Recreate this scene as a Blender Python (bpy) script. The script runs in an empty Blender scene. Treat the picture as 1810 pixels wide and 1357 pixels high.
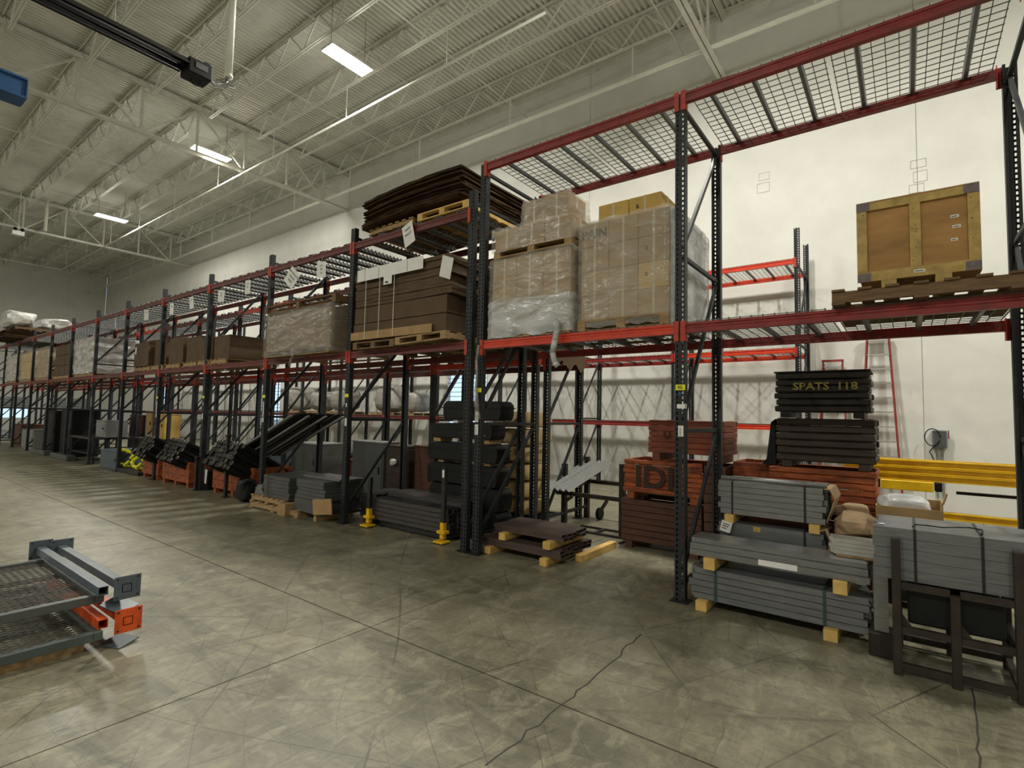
import bpy, bmesh, math, random
from mathutils import Vector, Matrix
random.seed(7)
S = bpy.context.scene
COL = S.collection
PI = math.pi

# ---------------------------------------------------------------- camera
cam_d = bpy.data.cameras.new('camera')
cam = bpy.data.objects.new('camera', cam_d); COL.objects.link(cam)
cam_d.sensor_width = 36.0
cam_d.lens = 925.63 / 1810 * 36
cam_d.clip_start = 0.05; cam_d.clip_end = 300
yaw, pitch, roll = -0.6443, 0.06, 0.0204
f_ = Vector((math.sin(yaw)*math.cos(pitch), math.cos(yaw)*math.cos(pitch), math.sin(pitch)))
r_ = Vector((math.cos(yaw), -math.sin(yaw), 0)); u_ = r_.cross(f_)
r2 = r_*math.cos(roll) + u_*math.sin(roll); u2 = -r_*math.sin(roll) + u_*math.cos(roll)
m = Matrix((r2, u2, -f_)).transposed().to_4x4(); m.translation = Vector((1.7532, -5.061, 1.738))
cam.matrix_world = m
S.camera = cam

# ---------------------------------------------------------------- view, world, lights
S.view_settings.view_transform = 'Standard'
S.view_settings.look = 'None'
S.view_settings.exposure = 0.0
S.view_settings.gamma = 1.0
S.view_settings.use_curve_mapping = False
W = bpy.data.worlds.new('world'); S.world = W; W.use_nodes = True
bg = W.node_tree.nodes['Background']
bg.inputs[0].default_value = (0.55, 0.77, 1.0, 1); bg.inputs[1].default_value = 1.6

LAMPS = [(-9.45, 2.6, 10.72), (-17.6, 2.8, 10.72), (-28.2, 2.9, 10.72)]
LAMPS += [(-1.0, 2.6, 10.72), (6.5, 2.6, 10.72)]
LAMPS += [(x, -14.5, 10.72) for x in (6.5, -2.6, -11.4, -20.2, -30.0, -40.0)]
WHERE = ['over the near girder', 'at the right-hand end of the hall', 'over the right end of the aisle', 'behind the camera', 'over the middle of the aisle', 'over the left part of the aisle', 'over the far part of the aisle', 'over the far end of the aisle']
LAMP_W = 715.0
def lamp_light(i, p, rz=0):
    d = bpy.data.lights.new('highbay_light', 'AREA'); d.shape = 'RECTANGLE'; d.size = 0.42; d.size_y = 1.15
    d.energy = LAMP_W * (0.80 if p[1] < 0 else 0.78 if p[0] > -5 else 1.0); d.color = (1.0, 0.965, 0.86)
    o = bpy.data.objects.new('highbay_light', d); COL.objects.link(o)
    o.location = (p[0], p[1], p[2] - 0.085)
    # light the lens throws sideways and up past its housing
    d2 = bpy.data.lights.new('highbay_spill', 'POINT'); d2.energy = 75 if p[1] > 0 else 40; d2.color = (1.0, 0.965, 0.86); d2.shadow_soft_size = 0.22
    o2 = bpy.data.objects.new('highbay_spill', d2); COL.objects.link(o2); o2.location = (p[0], p[1], p[2] - 0.34)
    return o
for i, p in enumerate(LAMPS): lamp_light(i, p)

# ---------------------------------------------------------------- materials
MATS = {}
def mat(name, col, rough=0.6, metal=0.0, var=0.25, scale=6.0, bump=0.0, col2=None, stretch=(1, 1, 1), emit=0, spec=0.5, bscale=None):
    if name in MATS: return MATS[name]
    M_ = bpy.data.materials.new(name); M_.use_nodes = True; MATS[name] = M_
    nt = M_.node_tree; N = nt.nodes; L = nt.links
    b = N['Principled BSDF']
    b.inputs['Roughness'].default_value = rough; b.inputs['Metallic'].default_value = metal
    b.inputs['Specular IOR Level'].default_value = spec
    g = N.new('ShaderNodeNewGeometry'); mp = N.new('ShaderNodeVectorMath'); mp.operation = 'MULTIPLY'
    mp.inputs[1].default_value = stretch
    L.new(g.outputs['Position'], mp.inputs[0])
    n = N.new('ShaderNodeTexNoise'); n.inputs['Scale'].default_value = scale; n.inputs['Detail'].default_value = 5; n.inputs['Roughness'].default_value = 0.6
    L.new(mp.outputs[0], n.inputs['Vector'])
    mr = N.new('ShaderNodeMapRange'); mr.inputs[1].default_value = 0.3; mr.inputs[2].default_value = 0.7
    L.new(n.outputs['Fac'], mr.inputs[0])
    mx = N.new('ShaderNodeMix'); mx.data_type = 'RGBA'
    L.new(mr.outputs[0], mx.inputs[0])
    c2 = col2 if col2 else tuple(c * (1 - var) for c in col)
    mx.inputs[6].default_value = (*c2, 1); mx.inputs[7].default_value = (*[min(1, c * (1 + (0 if col2 else var * 0.6))) for c in col], 1)
    L.new(mx.outputs[2], b.inputs['Base Color'])
    if bump:
        bp = N.new('ShaderNodeBump'); bp.inputs['Strength'].default_value = bump; bp.inputs['Distance'].default_value = 0.01
        if bscale:
            n2 = N.new('ShaderNodeTexNoise'); n2.inputs['Scale'].default_value = bscale; n2.inputs['Detail'].default_value = 3
            L.new(mp.outputs[0], n2.inputs['Vector']); L.new(n2.outputs['Fac'], bp.inputs['Height'])
        else: L.new(n.outputs['Fac'], bp.inputs['Height'])
        L.new(bp.outputs[0], b.inputs['Normal'])
    if emit:
        b.inputs['Emission Color'].default_value = (*col, 1); b.inputs['Emission Strength'].default_value = emit
    return M_

m_post = mat('post_paint', (0.022, 0.025, 0.029), 0.5, 0.0, 0.35, 9, spec=0.3)
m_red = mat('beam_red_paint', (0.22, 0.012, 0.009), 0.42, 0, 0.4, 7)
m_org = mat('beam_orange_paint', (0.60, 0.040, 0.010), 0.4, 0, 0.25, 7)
m_conn = mat('connector_paint', (0.42, 0.032, 0.010), 0.45, 0, 0.35, 20)
m_gal = mat('galvanised_steel', (0.30, 0.31, 0.31), 0.42, 0.6, 0.2, 12)
m_wire = mat('wire_steel', (0.10, 0.105, 0.09), 0.5, 0.4, 0.2, 20)
m_chan = mat('channel_steel', (0.14, 0.15, 0.16), 0.4, 0.5, 0.2, 12)
m_wall = mat('wall_paint', (0.70, 0.70, 0.655), 0.75, 0, 0.07, 1.2, 0.12, bscale=14)
m_ceil = mat('deck_paint', (0.67, 0.67, 0.60), 0.6, 0, 0.14, 0.8)
m_joist = mat('joist_paint', (0.66, 0.655, 0.585), 0.5, 0, 0.12, 4)
m_pipe = mat('white_pipe_paint', (0.78, 0.77, 0.68), 0.35, 0, 0.08, 5)
m_blk = mat('black_paint', (0.009, 0.009, 0.010), 0.55, 0, 0.3, 8, spec=0.2)
m_dark = mat('dark_steel', (0.030, 0.028, 0.028), 0.45, 0.3, 0.4, 9)
m_blue = mat('blue_crane_paint', (0.02, 0.085, 0.22), 0.5, 0, 0.2, 3)
m_card = mat('kraft_cardboard', (0.36, 0.23, 0.10), 0.75, 0, 0.2, 5, 0.1)
m_cardy = mat('yellow_kraft', (0.55, 0.36, 0.09), 0.7, 0, 0.15, 5, 0.1)
m_cardd = mat('brown_cardboard', (0.095, 0.057, 0.028), 0.8, 0, 0.25, 5, 0.2)
m_cardk = mat('dark_brown_board', (0.055, 0.033, 0.018), 0.9, 0, 0.25, 5, 0.2, spec=0.1)
m_wood = mat('pallet_wood', (0.36, 0.235, 0.11), 0.75, 0, 0.4, 5, 0.25, stretch=(1, 6, 6))
m_woody = mat('new_pine', (0.66, 0.43, 0.13), 0.65, 0, 0.25, 9, 0.2)
m_ply = mat('plywood', (0.42, 0.225, 0.07), 0.7, 0, 0.3, 2.2, 0.15, stretch=(1, 1, 3))
m_pallet2 = mat('dark_pallet_wood', (0.17, 0.10, 0.045), 0.75, 0, 0.4, 5, 0.25, stretch=(1, 6, 6))
m_rust = mat('orange_stained_wood', (0.44, 0.105, 0.022), 0.7, 0, 0.5, 4, 0.4, stretch=(1, 1, 5), col2=(0.10, 0.022, 0.010))
m_rust2 = mat('orange_crate_paint', (0.42, 0.095, 0.018), 0.65, 0, 0.5, 9, 0.3, col2=(0.09, 0.022, 0.008))
m_maroon = mat('maroon_wood', (0.080, 0.028, 0.015), 0.65, 0, 0.35, 4, 0.3, stretch=(1, 1, 5))
m_blkw = mat('black_stained_wood', (0.014, 0.010, 0.008), 0.6, 0, 0.4, 4, 0.3, stretch=(1, 1, 5))
m_brnw = mat('dark_brown_wood', (0.034, 0.019, 0.012), 0.65, 0, 0.4, 4, 0.3, stretch=(1, 1, 5))
m_alu = mat('grey_steel_bar', (0.25, 0.255, 0.255), 0.36, 0.7, 0.22, 6, stretch=(1, 4, 12))
m_alu2 = mat('blue_grey_extrusion', (0.19, 0.20, 0.207), 0.42, 0.5, 0.25, 4, stretch=(1, 4, 12))
m_brst = mat('brown_steel', (0.075, 0.050, 0.042), 0.6, 0.1, 0.25, 6, stretch=(1, 4, 12))
m_frm = mat('rusty_frame_steel', (0.034, 0.026, 0.020), 0.55, 0.3, 0.4, 9)
m_yel = mat('safety_yellow', (0.86, 0.55, 0.005), 0.4, 0, 0.25, 6, col2=(0.70, 0.40, 0.004))
m_yeltag = mat('yellow_tag', (0.80, 0.80, 0.02), 0.5, 0, 0.05, 3)
m_white = mat('white_paper', (0.80, 0.80, 0.78), 0.6, 0, 0.06, 8)
m_ink = mat('black_ink', (0.015, 0.012, 0.01), 0.7, 0, 0.1, 8)
m_yink = mat('yellow_stencil', (0.34, 0.28, 0.07), 0.7, 0, 0.5, 30)
m_bluet = mat('blue_sticker', (0.02, 0.12, 0.6), 0.5, 0, 0.1, 8)
m_tan = mat('tan_fabric', (0.62, 0.45, 0.23), 0.85, 0, 0.2, 5, 0.3)
m_bplas = mat('black_plastic', (0.008, 0.009, 0.010), 0.5, 0, 0.3, 5, spec=0.25)
m_gcab = mat('grey_cabinet_paint', (0.075, 0.08, 0.078), 0.45, 0, 0.15, 3)
m_bcab = mat('blue_grey_paint', (0.09, 0.12, 0.15), 0.45, 0, 0.2, 3)
m_fiber = mat('red_fibreglass', (0.26, 0.028, 0.02), 0.5, 0, 0.2, 9)
m_rung = mat('aluminium_rung', (0.55, 0.55, 0.54), 0.35, 0.8, 0.1, 9)
m_paper = mat('brown_paper', (0.36, 0.25, 0.14), 0.8, 0, 0.2, 9, 0.3)
m_strap = mat('black_strap', (0.008, 0.008, 0.008), 0.5, 0, 0.1, 9)
m_teal = mat('teal_strap', (0.02, 0.06, 0.055), 0.5, 0, 0.1, 9)
m_olive = mat('green_grey_steel', (0.07, 0.09, 0.085), 0.5, 0.2, 0.2, 4)
m_fix = mat('fixture_housing', (0.75, 0.75, 0.72), 0.5)
m_lens = mat('lamp_lens', (1.0, 0.97, 0.86), 0.5, 0, 0, 1, emit=30)
m_corner = mat('corner_steel', (0.16, 0.13, 0.13), 0.5, 0.3, 0.3, 14)
m_foil = mat('silver_wrap', (0.62, 0.62, 0.60), 0.28, 0.35, 0.3, 4, 0.8, bscale=9)

def film_mat(name, col, alpha, rough=0.2, bs=2.6, st=(1, 1, 2.6)):
    M_ = bpy.data.materials.new(name); M_.use_nodes = True
    nt = M_.node_tree; N = nt.nodes; L = nt.links; out = N['Material Output']; b = N['Principled BSDF']
    b.inputs['Base Color'].default_value = (*col, 1); b.inputs['Roughness'].default_value = rough; b.inputs['Specular IOR Level'].default_value = 0.9
    tr = N.new('ShaderNodeBsdfTransparent'); mx = N.new('ShaderNodeMixShader')
    g = N.new('ShaderNodeNewGeometry'); mp = N.new('ShaderNodeVectorMath'); mp.operation = 'MULTIPLY'; mp.inputs[1].default_value = st
    L.new(g.outputs['Position'], mp.inputs[0])
    n = N.new('ShaderNodeTexNoise'); n.inputs['Scale'].default_value = bs; n.inputs['Detail'].default_value = 4; n.inputs['Distortion'].default_value = 0.6
    L.new(mp.outputs[0], n.inputs['Vector'])
    mr = N.new('ShaderNodeMapRange'); mr.inputs[1].default_value = 0.3; mr.inputs[2].default_value = 0.75; mr.inputs[3].default_value = alpha * 0.55; mr.inputs[4].default_value = min(1, alpha * 1.5)
    L.new(n.outputs['Fac'], mr.inputs[0]); L.new(mr.outputs[0], mx.inputs[0])
    bp = N.new('ShaderNodeBump'); bp.inputs['Strength'].default_value = 0.75; bp.inputs['Distance'].default_value = 0.05
    L.new(n.outputs['Fac'], bp.inputs['Height']); L.new(bp.outputs[0], b.inputs['Normal'])
    L.new(tr.outputs[0], mx.inputs[1]); L.new(b.outputs[0], mx.inputs[2]); L.new(mx.outputs[0], out.inputs[0])
    MATS[name] = M_; return M_
m_film = film_mat('clear_stretch_film', (0.70, 0.68, 0.60), 0.30)
m_filmw = film_mat('milky_stretch_film', (0.70, 0.72, 0.74), 0.62)
m_filmd = film_mat('dusty_stretch_film', (0.34, 0.32, 0.28), 0.45)

m_film2 = film_mat('grey_film_shred', (0.5, 0.5, 0.48), 0.5)
def glass_mat():
    M_ = bpy.data.materials.new('window_glass'); M_.use_nodes = True
    nt = M_.node_tree; N = nt.nodes; L = nt.links
    tr = N.new('ShaderNodeBsdfTransparent'); gl = N.new('ShaderNodeBsdfGlossy'); gl.inputs['Roughness'].default_value = 0.03
    mx = N.new('ShaderNodeMixShader'); mx.inputs[0].default_value = 0.08
    L.new(tr.outputs[0], mx.inputs[1]); L.new(gl.outputs[0], mx.inputs[2]); L.new(mx.outputs[0], N['Material Output'].inputs[0])
    return M_
m_glass = glass_mat()

def floor_mat():
    M_ = bpy.data.materials.new('polished_concrete'); M_.use_nodes = True
    nt = M_.node_tree; N = nt.nodes; L = nt.links; b = N['Principled BSDF']
    g = N.new('ShaderNodeNewGeometry')
    def noise(s, d=5, st=(1, 1, 1), dist=0.0, rot=0):
        mp = N.new('ShaderNodeMapping'); mp.inputs['Scale'].default_value = st; mp.inputs['Rotation'].default_value = (0, 0, rot)
        L.new(g.outputs['Position'], mp.inputs[0])
        n = N.new('ShaderNodeTexNoise'); n.inputs['Scale'].default_value = s; n.inputs['Detail'].default_value = d; n.inputs['Roughness'].default_value = 0.65; n.inputs['Distortion'].default_value = dist
        L.new(mp.outputs[0], n.inputs['Vector']); return n.outputs['Fac']
    def rng(x, a, b_, c=0., d=1.):
        m_ = N.new('ShaderNodeMapRange'); m_.inputs[1].default_value = a; m_.inputs[2].default_value = b_; m_.inputs[3].default_value = c; m_.inputs[4].default_value = d
        L.new(x, m_.inputs[0]); return m_.outputs[0]
    def mix(fac, A, B, mode='MIX'):
        m_ = N.new('ShaderNodeMix'); m_.data_type = 'RGBA'; m_.blend_type = mode
        for s, v in ((0, fac), (6, A), (7, B)):
            if isinstance(v, (tuple, float, int)): m_.inputs[s].default_value = v
            else: L.new(v, m_.inputs[s])
        return m_.outputs[2]
    c = mix(rng(noise(0.55, 6), 0.32, 0.68), (0.098, 0.090, 0.057, 1), (0.188, 0.174, 0.114, 1))
    c = mix(rng(noise(3.2, 8, dist=0.5), 0.3, 0.72, 0, 0.55), c, (0.30, 0.282, 0.195, 1))
    c = mix(rng(noise(1.3, 7, st=(0.5, 2.2, 1), dist=1.2, rot=0.5), 0.50, 0.72, 0, 0.75), c, (0.050, 0.052, 0.039, 1))
    c = mix(rng(noise(26, 6, dist=0.3), 0.48, 0.70, 0, 0.30), c, (0.055, 0.05, 0.036, 1))
    c = mix(rng(noise(7, 9, st=(1, .55, 1), dist=1.0, rot=.6), 0.50, 0.68, 0, 0.55), c, (0.33, 0.312, 0.218, 1))
    c = mix(rng(noise(14, 6), 0.55, 0.8, 0, 0.45), c, (0.065, 0.06, 0.047, 1))
    # tyre marks and scratches: thin bands of distorted waves
    for (sc, rot, dist, lo, am) in ((0.42, 0.35, 3.0, 0.9985, 0.7), (0.30, -0.8, 4.5, 0.9990, 0.7), (0.8, 1.2, 5.0, 0.9975, 0.6), (1.3, 2.2, 7.0, 0.9960, 0.5), (1.7, -0.3, 8.0, 0.9950, 0.45), (0.25, 0.9, 2.0, 0.997, 0.35)):
        mp = N.new('ShaderNodeMapping'); mp.inputs['Rotation'].default_value = (0, 0, rot); L.new(g.outputs['Position'], mp.inputs[0])
        w = N.new('ShaderNodeTexWave'); w.inputs['Scale'].default_value = sc; w.inputs['Distortion'].default_value = dist; w.inputs['Detail'].default_value = 1.5; w.inputs['Detail Scale'].default_value = 0.45
        L.new(mp.outputs[0], w.inputs['Vector'])
        k = rng(w.outputs['Fac'], lo, 1.0, 0, am)
        br = rng(noise(0.9, 3, rot=rot), 0.42, 0.6)
        mm = N.new('ShaderNodeMath'); mm.operation = 'MULTIPLY'; L.new(k, mm.inputs[0]); L.new(br, mm.inputs[1])
        c = mix(mm.outputs[0], c, (0.030, 0.028, 0.022, 1))
    # fine diagonal scratches left by dragging
    k = rng(noise(5, 3, st=(14, 0.35, 1), rot=1.15), 0.60, 0.72, 0, 0.5)
    c = mix(k, c, (0.27, 0.26, 0.21, 1))
    k = rng(noise(4, 3, st=(0.3, 12, 1), rot=0.3), 0.60, 0.72, 0, 0.55)
    c = mix(k, c, (0.055, 0.05, 0.04, 1))
    L.new(c, b.inputs['Base Color'])
    L.new(rng(noise(2.0, 6), 0.3, 0.7, 0.30, 0.50), b.inputs['Roughness'])
    bp = N.new('ShaderNodeBump'); bp.inputs['Strength'].default_value = 0.12; bp.inputs['Distance'].default_value = 0.01
    L.new(noise(12, 6), bp.inputs['Height']); L.new(bp.outputs[0], b.inputs['Normal'])
    return M_
m_floor = floor_mat()
m_joint = mat('joint_filler', (0.035, 0.032, 0.027), 0.8)

# ---------------------------------------------------------------- mesh helpers
class MB:
    def __init__(s): s.v = []; s.f = []
    def box(s, x0, x1, y0, y1, z0, z1, T=None):
        n = len(s.v)
        P = [(x0, y0, z0), (x1, y0, z0), (x1, y1, z0), (x0, y1, z0), (x0, y0, z1), (x1, y0, z1), (x1, y1, z1), (x0, y1, z1)]
        if T is not None: P = [tuple(T @ Vector(p)) for p in P]
        s.v += P
        s.f += [tuple(n + i for i in q) for q in ((0, 3, 2, 1), (4, 5, 6, 7), (0, 1, 5, 4), (1, 2, 6, 5), (2, 3, 7, 6), (3, 0, 4, 7))]
        return s
    def bar(s, a, b, w, h, up=(0, 0, 1)):
        a = Vector(a); b = Vector(b); d = (b - a); L = d.length; d = d / L; u = Vector(up)
        if abs(d.dot(u)) > 0.99: u = Vector((1, 0, 0))
        r = d.cross(u).normalized(); u = r.cross(d)
        T = Matrix((r, d, u)).transposed().to_4x4(); T.translation = a
        return s.box(-w/2, w/2, 0, L, -h/2, h/2, T)
    def tube(s, a, b, r, n=8, r1=None, cap=True):
        a = Vector(a); b = Vector(b); d = (b - a).normalized(); u = Vector((0, 0, 1)) if abs(d.z) < 0.9 else Vector((1, 0, 0))
        x = d.cross(u).normalized(); y = x.cross(d); k = len(s.v); r1 = r if r1 is None else r1
        for p, rr in ((a, r), (b, r1)):
            for i in range(n):
                t = 2*PI*i/n; s.v.append(tuple(p + x*rr*math.cos(t) + y*rr*math.sin(t)))
        for i in range(n): s.f.append((k+i, k+(i+1) % n, k+n+(i+1) % n, k+n+i))
        if cap: s.f.append(tuple(k+i for i in range(n))[::-1]); s.f.append(tuple(k+n+i for i in range(n)))
        return s
    def path(s, pts, r, n=6):
        for i in range(len(pts)-1): s.tube(pts[i], pts[i+1], r, n)
        return s
    def prism(s, prof, a0, a1, axis='x'):
        # closed profile of (u,v) extruded along an axis
        k = len(s.v); n = len(prof)
        for a in (a0, a1):
            for (u, v) in prof:
                s.v.append((a, u, v) if axis == 'x' else (u, a, v) if axis == 'y' else (u, v, a))
        for i in range(n): s.f.append((k+i, k+(i+1) % n, k+n+(i+1) % n, k+n+i))
        s.f.append(tuple(k+i for i in range(n))[::-1]); s.f.append(tuple(k+n+i for i in range(n)))
        return s
    def mesh(s, name):
        me = bpy.data.meshes.new(name); me.from_pydata(s.v, [], s.f); me.validate(); return me

def fix_normals(me):
    bm = bmesh.new(); bm.from_mesh(me); bmesh.ops.recalc_face_normals(bm, faces=bm.faces); bm.to_mesh(me); bm.free()

def ob(name, mb, mt, parent=None, loc=None, rot=None, label=None, cat=None, group=None, kind=None, smooth=False, bevel=0):
    if isinstance(mb, MB):
        me = mb.mesh(name); fix_normals(me)
        if mt: me.materials.append(mt)
        if bevel:
            bm = bmesh.new(); bm.from_mesh(me)
            bmesh.ops.bevel(bm, geom=bm.edges[:], offset=bevel, segments=1, affect='EDGES'); bm.to_mesh(me); bm.free()
        if smooth:
            for p in me.polygons: p.use_smooth = True
    else:
        me = mb
    o = bpy.data.objects.new(name, me); COL.objects.link(o)
    if parent: o.parent = parent
    if loc: o.location = loc
    if rot: o.rotation_euler = rot
    if label: o['label'] = label
    if cat: o['category'] = cat
    if group: o['group'] = group
    if kind: o['kind'] = kind
    return o
def empty(name, loc=(0, 0, 0), rot=None, label=None, cat=None, group=None):
    return ob(name, None, None, None, loc, rot, label, cat, group)
def dup(o, loc=None, rot=None, label=None, group=None, parent=None):
    r = o.copy(); COL.objects.link(r)
    r.parent = parent
    if loc is not None: r.location = loc
    if rot is not None: r.rotation_euler = rot
    if label: r['label'] = label
    if group: r['group'] = group
    for c in list(o.children): dup(c, parent=r)
    return r
def mesh_of(mb, name, mt, bevel=0):
    me = mb.mesh(name); fix_normals(me); me.materials.append(mt)
    if bevel:
        bm = bmesh.new(); bm.from_mesh(me); bmesh.ops.bevel(bm, geom=bm.edges[:], offset=bevel, segments=1, affect='EDGES'); bm.to_mesh(me); bm.free()
    return me
_text_cache = {}
def text(s, size, mt, parent, loc, rot, name='lettering', wx=1.0, label=None):
    key = (s, size, mt.name, wx)
    if key not in _text_cache:
        cu = bpy.data.curves.new('txt', 'FONT'); cu.body = s; cu.size = size; cu.align_x = 'CENTER'; cu.align_y = 'CENTER'; cu.extrude = 0.0008; cu.resolution_u = 2
        if size > .1 and s != '9': cu.offset = size * .022
        t = bpy.data.objects.new('txt', cu); COL.objects.link(t)
        bpy.context.view_layer.update()
        me = bpy.data.meshes.new_from_object(t.evaluated_get(bpy.context.evaluated_depsgraph_get()))
        bpy.data.objects.remove(t); bpy.data.curves.remove(cu)
        for v in me.vertices: v.co.x *= wx
        me.materials.clear(); me.materials.append(mt); _text_cache[key] = me
    o = ob(name, _text_cache[key], None, parent, loc, rot)
    if label: o['label'] = label
    return o
FRONT = (PI/2, 0, 0)      # text facing -Y
ORDX = 1
ORD = ['first', 'second', 'third', 'fourth', 'fifth', 'sixth', 'seventh', 'eighth', 'ninth', 'tenth', 'eleventh', 'twelfth', 'thirteenth', 'fourteenth', 'fifteenth', 'sixteenth', 'seventeenth', 'eighteenth', 'nineteenth', 'twentieth', 'twenty-first', 'twenty-second', 'twenty-third', 'twenty-fourth', 'twenty-fifth']
def U(a, b): return random.uniform(a, b)
#@@SHELL

# ================================================================ SHELL
X0, X1, Y0, Y1, ZC = -48.5, 13.7, -24.0, 8.3, 12.14
root = ob('floor', MB().box(X0-.3, X1+.3, Y0-.3, Y1+.3, -0.30, -0.012), m_joint, kind='structure')
sx = [X0] + [-1.76 + 4.57*k for k in range(-10, 4)] + [X1]
sy = [Y0, -20.52, -15.95, -11.38, -6.81, -2.236, 2.334, 6.904, Y1]
slabs = {}
for i in range(len(sx)-1):
    for j in range(len(sy)-1):
        w, d = sx[i+1]-sx[i], sy[j+1]-sy[j]
        if w < 0.05 or d < 0.05: continue
        k = (round(w, 2), round(d, 2))
        if k not in slabs: slabs[k] = mesh_of(MB().box(0.0045, w-0.0045, 0.0045, d-0.0045, -0.012, 0.0), 'concrete_slab', m_floor)
        ob('concrete_slab', slabs[k], None, root, (sx[i], sy[j], 0))
# hairline crack crossing the near slab joint
def crack(pts):
    mb = MB()
    for a, b in zip(pts, pts[1:]):
        if a != b: mb.bar((a[0], a[1], 0.0003), (b[0], b[1], 0.0003), 0.010, 0.0008)
    return mb
random.seed(3)
def wander(a, b, n, amp):
    o_ = []
    for i in range(n+1):
        t = i/n; o_.append((a[0]+(b[0]-a[0])*t + U(-amp, amp)*(0 < i < n), a[1]+(b[1]-a[1])*t + U(-amp, amp)*(0 < i < n)))
    return o_
ob('floor_crack', crack(wander((0.02, -0.95), (0.06, -2.2), 14, 0.02) + wander((0.06, -2.2), (0.05, -2.95), 8, 0.02)), m_joint, root)
ob('floor_crack', crack(wander((2.07, -0.35), (2.02, -1.4), 10, 0.012)), m_joint, root)
ob('ground', MB().box(-120, 90, -90, 90, -0.6, -0.35), mat('asphalt', (0.25, 0.25, 0.25), 0.9), kind='structure')

def wall_with_holes(name, axis, pos, a0, a1, z0, z1, holes, joints, thick=0.25, sgn=1):
    # axis 'y' : wall plane y=pos spanning x ; axis 'x': plane x=pos spanning y
    def bx(mb, u0, u1, zz0, zz1, d0, d1):
        lo, hi = sorted((pos + sgn*d0, pos + sgn*d1))
        if u1-u0 < 1e-3 or zz1-zz0 < 1e-3: return
        if axis == 'y': mb.box(u0, u1, lo, hi, zz0, zz1)
        else: mb.box(lo, hi, u0, u1, zz0, zz1)
    def fill(mb, u0, u1, d0, d1, inset=0.0):
        hs = [h for h in holes if h[0] < u1 and h[1] > u0]
        cur = u0
        for h in sorted(hs):
            bx(mb, cur, max(cur, h[0]), z0, z1, d0, d1)
            bx(mb, max(h[0], u0), min(h[1], u1), z0, h[2], d0, d1); bx(mb, max(h[0], u0), min(h[1], u1), h[3], z1, d0, d1)
            cur = min(h[1], u1)
        bx(mb, cur, u1, z0, z1, d0, d1)
    mb = MB(); fill(mb, a0, a1, 0.02, thick)
    r = ob(name, mb, m_wall, kind='structure')
    js = [a0] + sorted(j for j in joints if a0 < j < a1) + [a1]
    for u, v in zip(js, js[1:]):
        mb = MB(); fill(mb, u+0.006, v-0.006, 0.0, 0.02); ob('wall_panel', mb, m_wall, r)
    return r
WIN_B = [(-11.2, -9.3, 0.95, 3.35), (-24.0, -22.1, 0.95, 3.35), (-36.7, -34.8, 0.95, 3.35)]
wb = wall_with_holes('wall_back', 'y', Y1, X0, X1, 0, ZC+0.1, WIN_B, [2.05 - 7.62*k for k in range(-1, 7)])
WIN_F = [(-3.0, 4.3, 0.8, 1.55), (6.75, 7.6, 0.8, 1.5)]
wl = wall_with_holes('wall_left', 'x', X0, Y0, Y1, 0, ZC+0.1, WIN_F, [-8, 0, 6.0], sgn=-1)
ob('wall_right', MB().box(X1, X1+.25, Y0, Y1, 0, ZC+0.1), m_wall, kind='structure')
ob('wall_front', MB().box(X0, X1, Y0-.25, Y0, 0, ZC+0.1), m_wall, kind='structure')
# patched lifting inserts on the wall
for (x, z, n) in ((-0.82, 7.6, 2), (2.05, 7.1, 3), (2.05, 6.4, 2)):
    mb = MB()
    for i in range(n):
        ww, hh = U(.09, .15), U(.14, .2); xx = x + U(-.05, .05); zz = z - i*0.27
        for (p, q) in (((xx-ww, zz-hh/1.5), (xx+ww, zz-hh/1.5)), ((xx+ww, zz-hh/1.5), (xx+ww, zz+hh/2)), ((xx+ww, zz+hh/2), (xx-ww, zz+hh/2)), ((xx-ww, zz+hh/2), (xx-ww, zz-hh/1.5))):
            mb.bar((p[0], Y1-0.003, p[1]), (q[0], Y1-0.003, q[1]), 0.006, 0.008)
    ob('patch_outline', mb, mat('patch_shadow', (0.45, 0.44, 0.39), 0.8), wb)  # patch outlines drawn in a greyer tone than the wall
m_wfr = mat('window_frame_paint', (0.55, 0.55, 0.50), 0.5)
for i, (a, b, c, d) in enumerate(WIN_B):
    r = ob('window_%d' % (i+1), MB().box(a, a+.06, Y1+.02, Y1+.16, c, d).box(b-.06, b, Y1+.02, Y1+.16, c, d).box(a, b, Y1+.02, Y1+.16, c, c+.06).box(a, b, Y1+.02, Y1+.16, d-.06, d), m_wfr, kind='structure')
    ob('pane', MB().box(a+.06, b-.06, Y1+.10, Y1+.106, c+.06, d-.06), m_glass, r)
    n = 14
    me = mesh_of(MB().box(a+.06-a, b-.06-a, 0, .018, 0, .018), 'security_bar', m_dark)
    for k in range(n): ob('security_bar', me, None, r, (a, Y1+.05, c+.14+k*(d-c-.2)/n))
    me = mesh_of(MB().box(0, .04, 0, .03, 0, d-c-.12), 'mullion', m_dark)
    for k in (0.36, 0.52, 0.80): ob('mullion', me, None, r, (a+(b-a)*k, Y1+.07, c+.06))
for i, (a, b, c, d) in enumerate(WIN_F):
    r = ob('window_%d' % (i+4), MB().box(X0-.16, X0-.02, a, a+.06, c, d).box(X0-.16, X0-.02, b-.06, b, c, d).box(X0-.16, X0-.02, a, b, c, c+.05).box(X0-.16, X0-.02, a, b, d-.05, d), m_wfr, kind='structure')
    ob('pane', MB().box(X0-.106, X0-.10, a+.06, b-.06, c+.05, d-.05), m_glass, r)
    for k in range(1, int((b-a)/1.2)+1): ob('mullion', MB().box(X0-.14, X0-.08, a+k*(b-a)/(int((b-a)/1.2)+1), a+k*(b-a)/(int((b-a)/1.2)+1)+.05, c, d), m_wfr, r)
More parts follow.
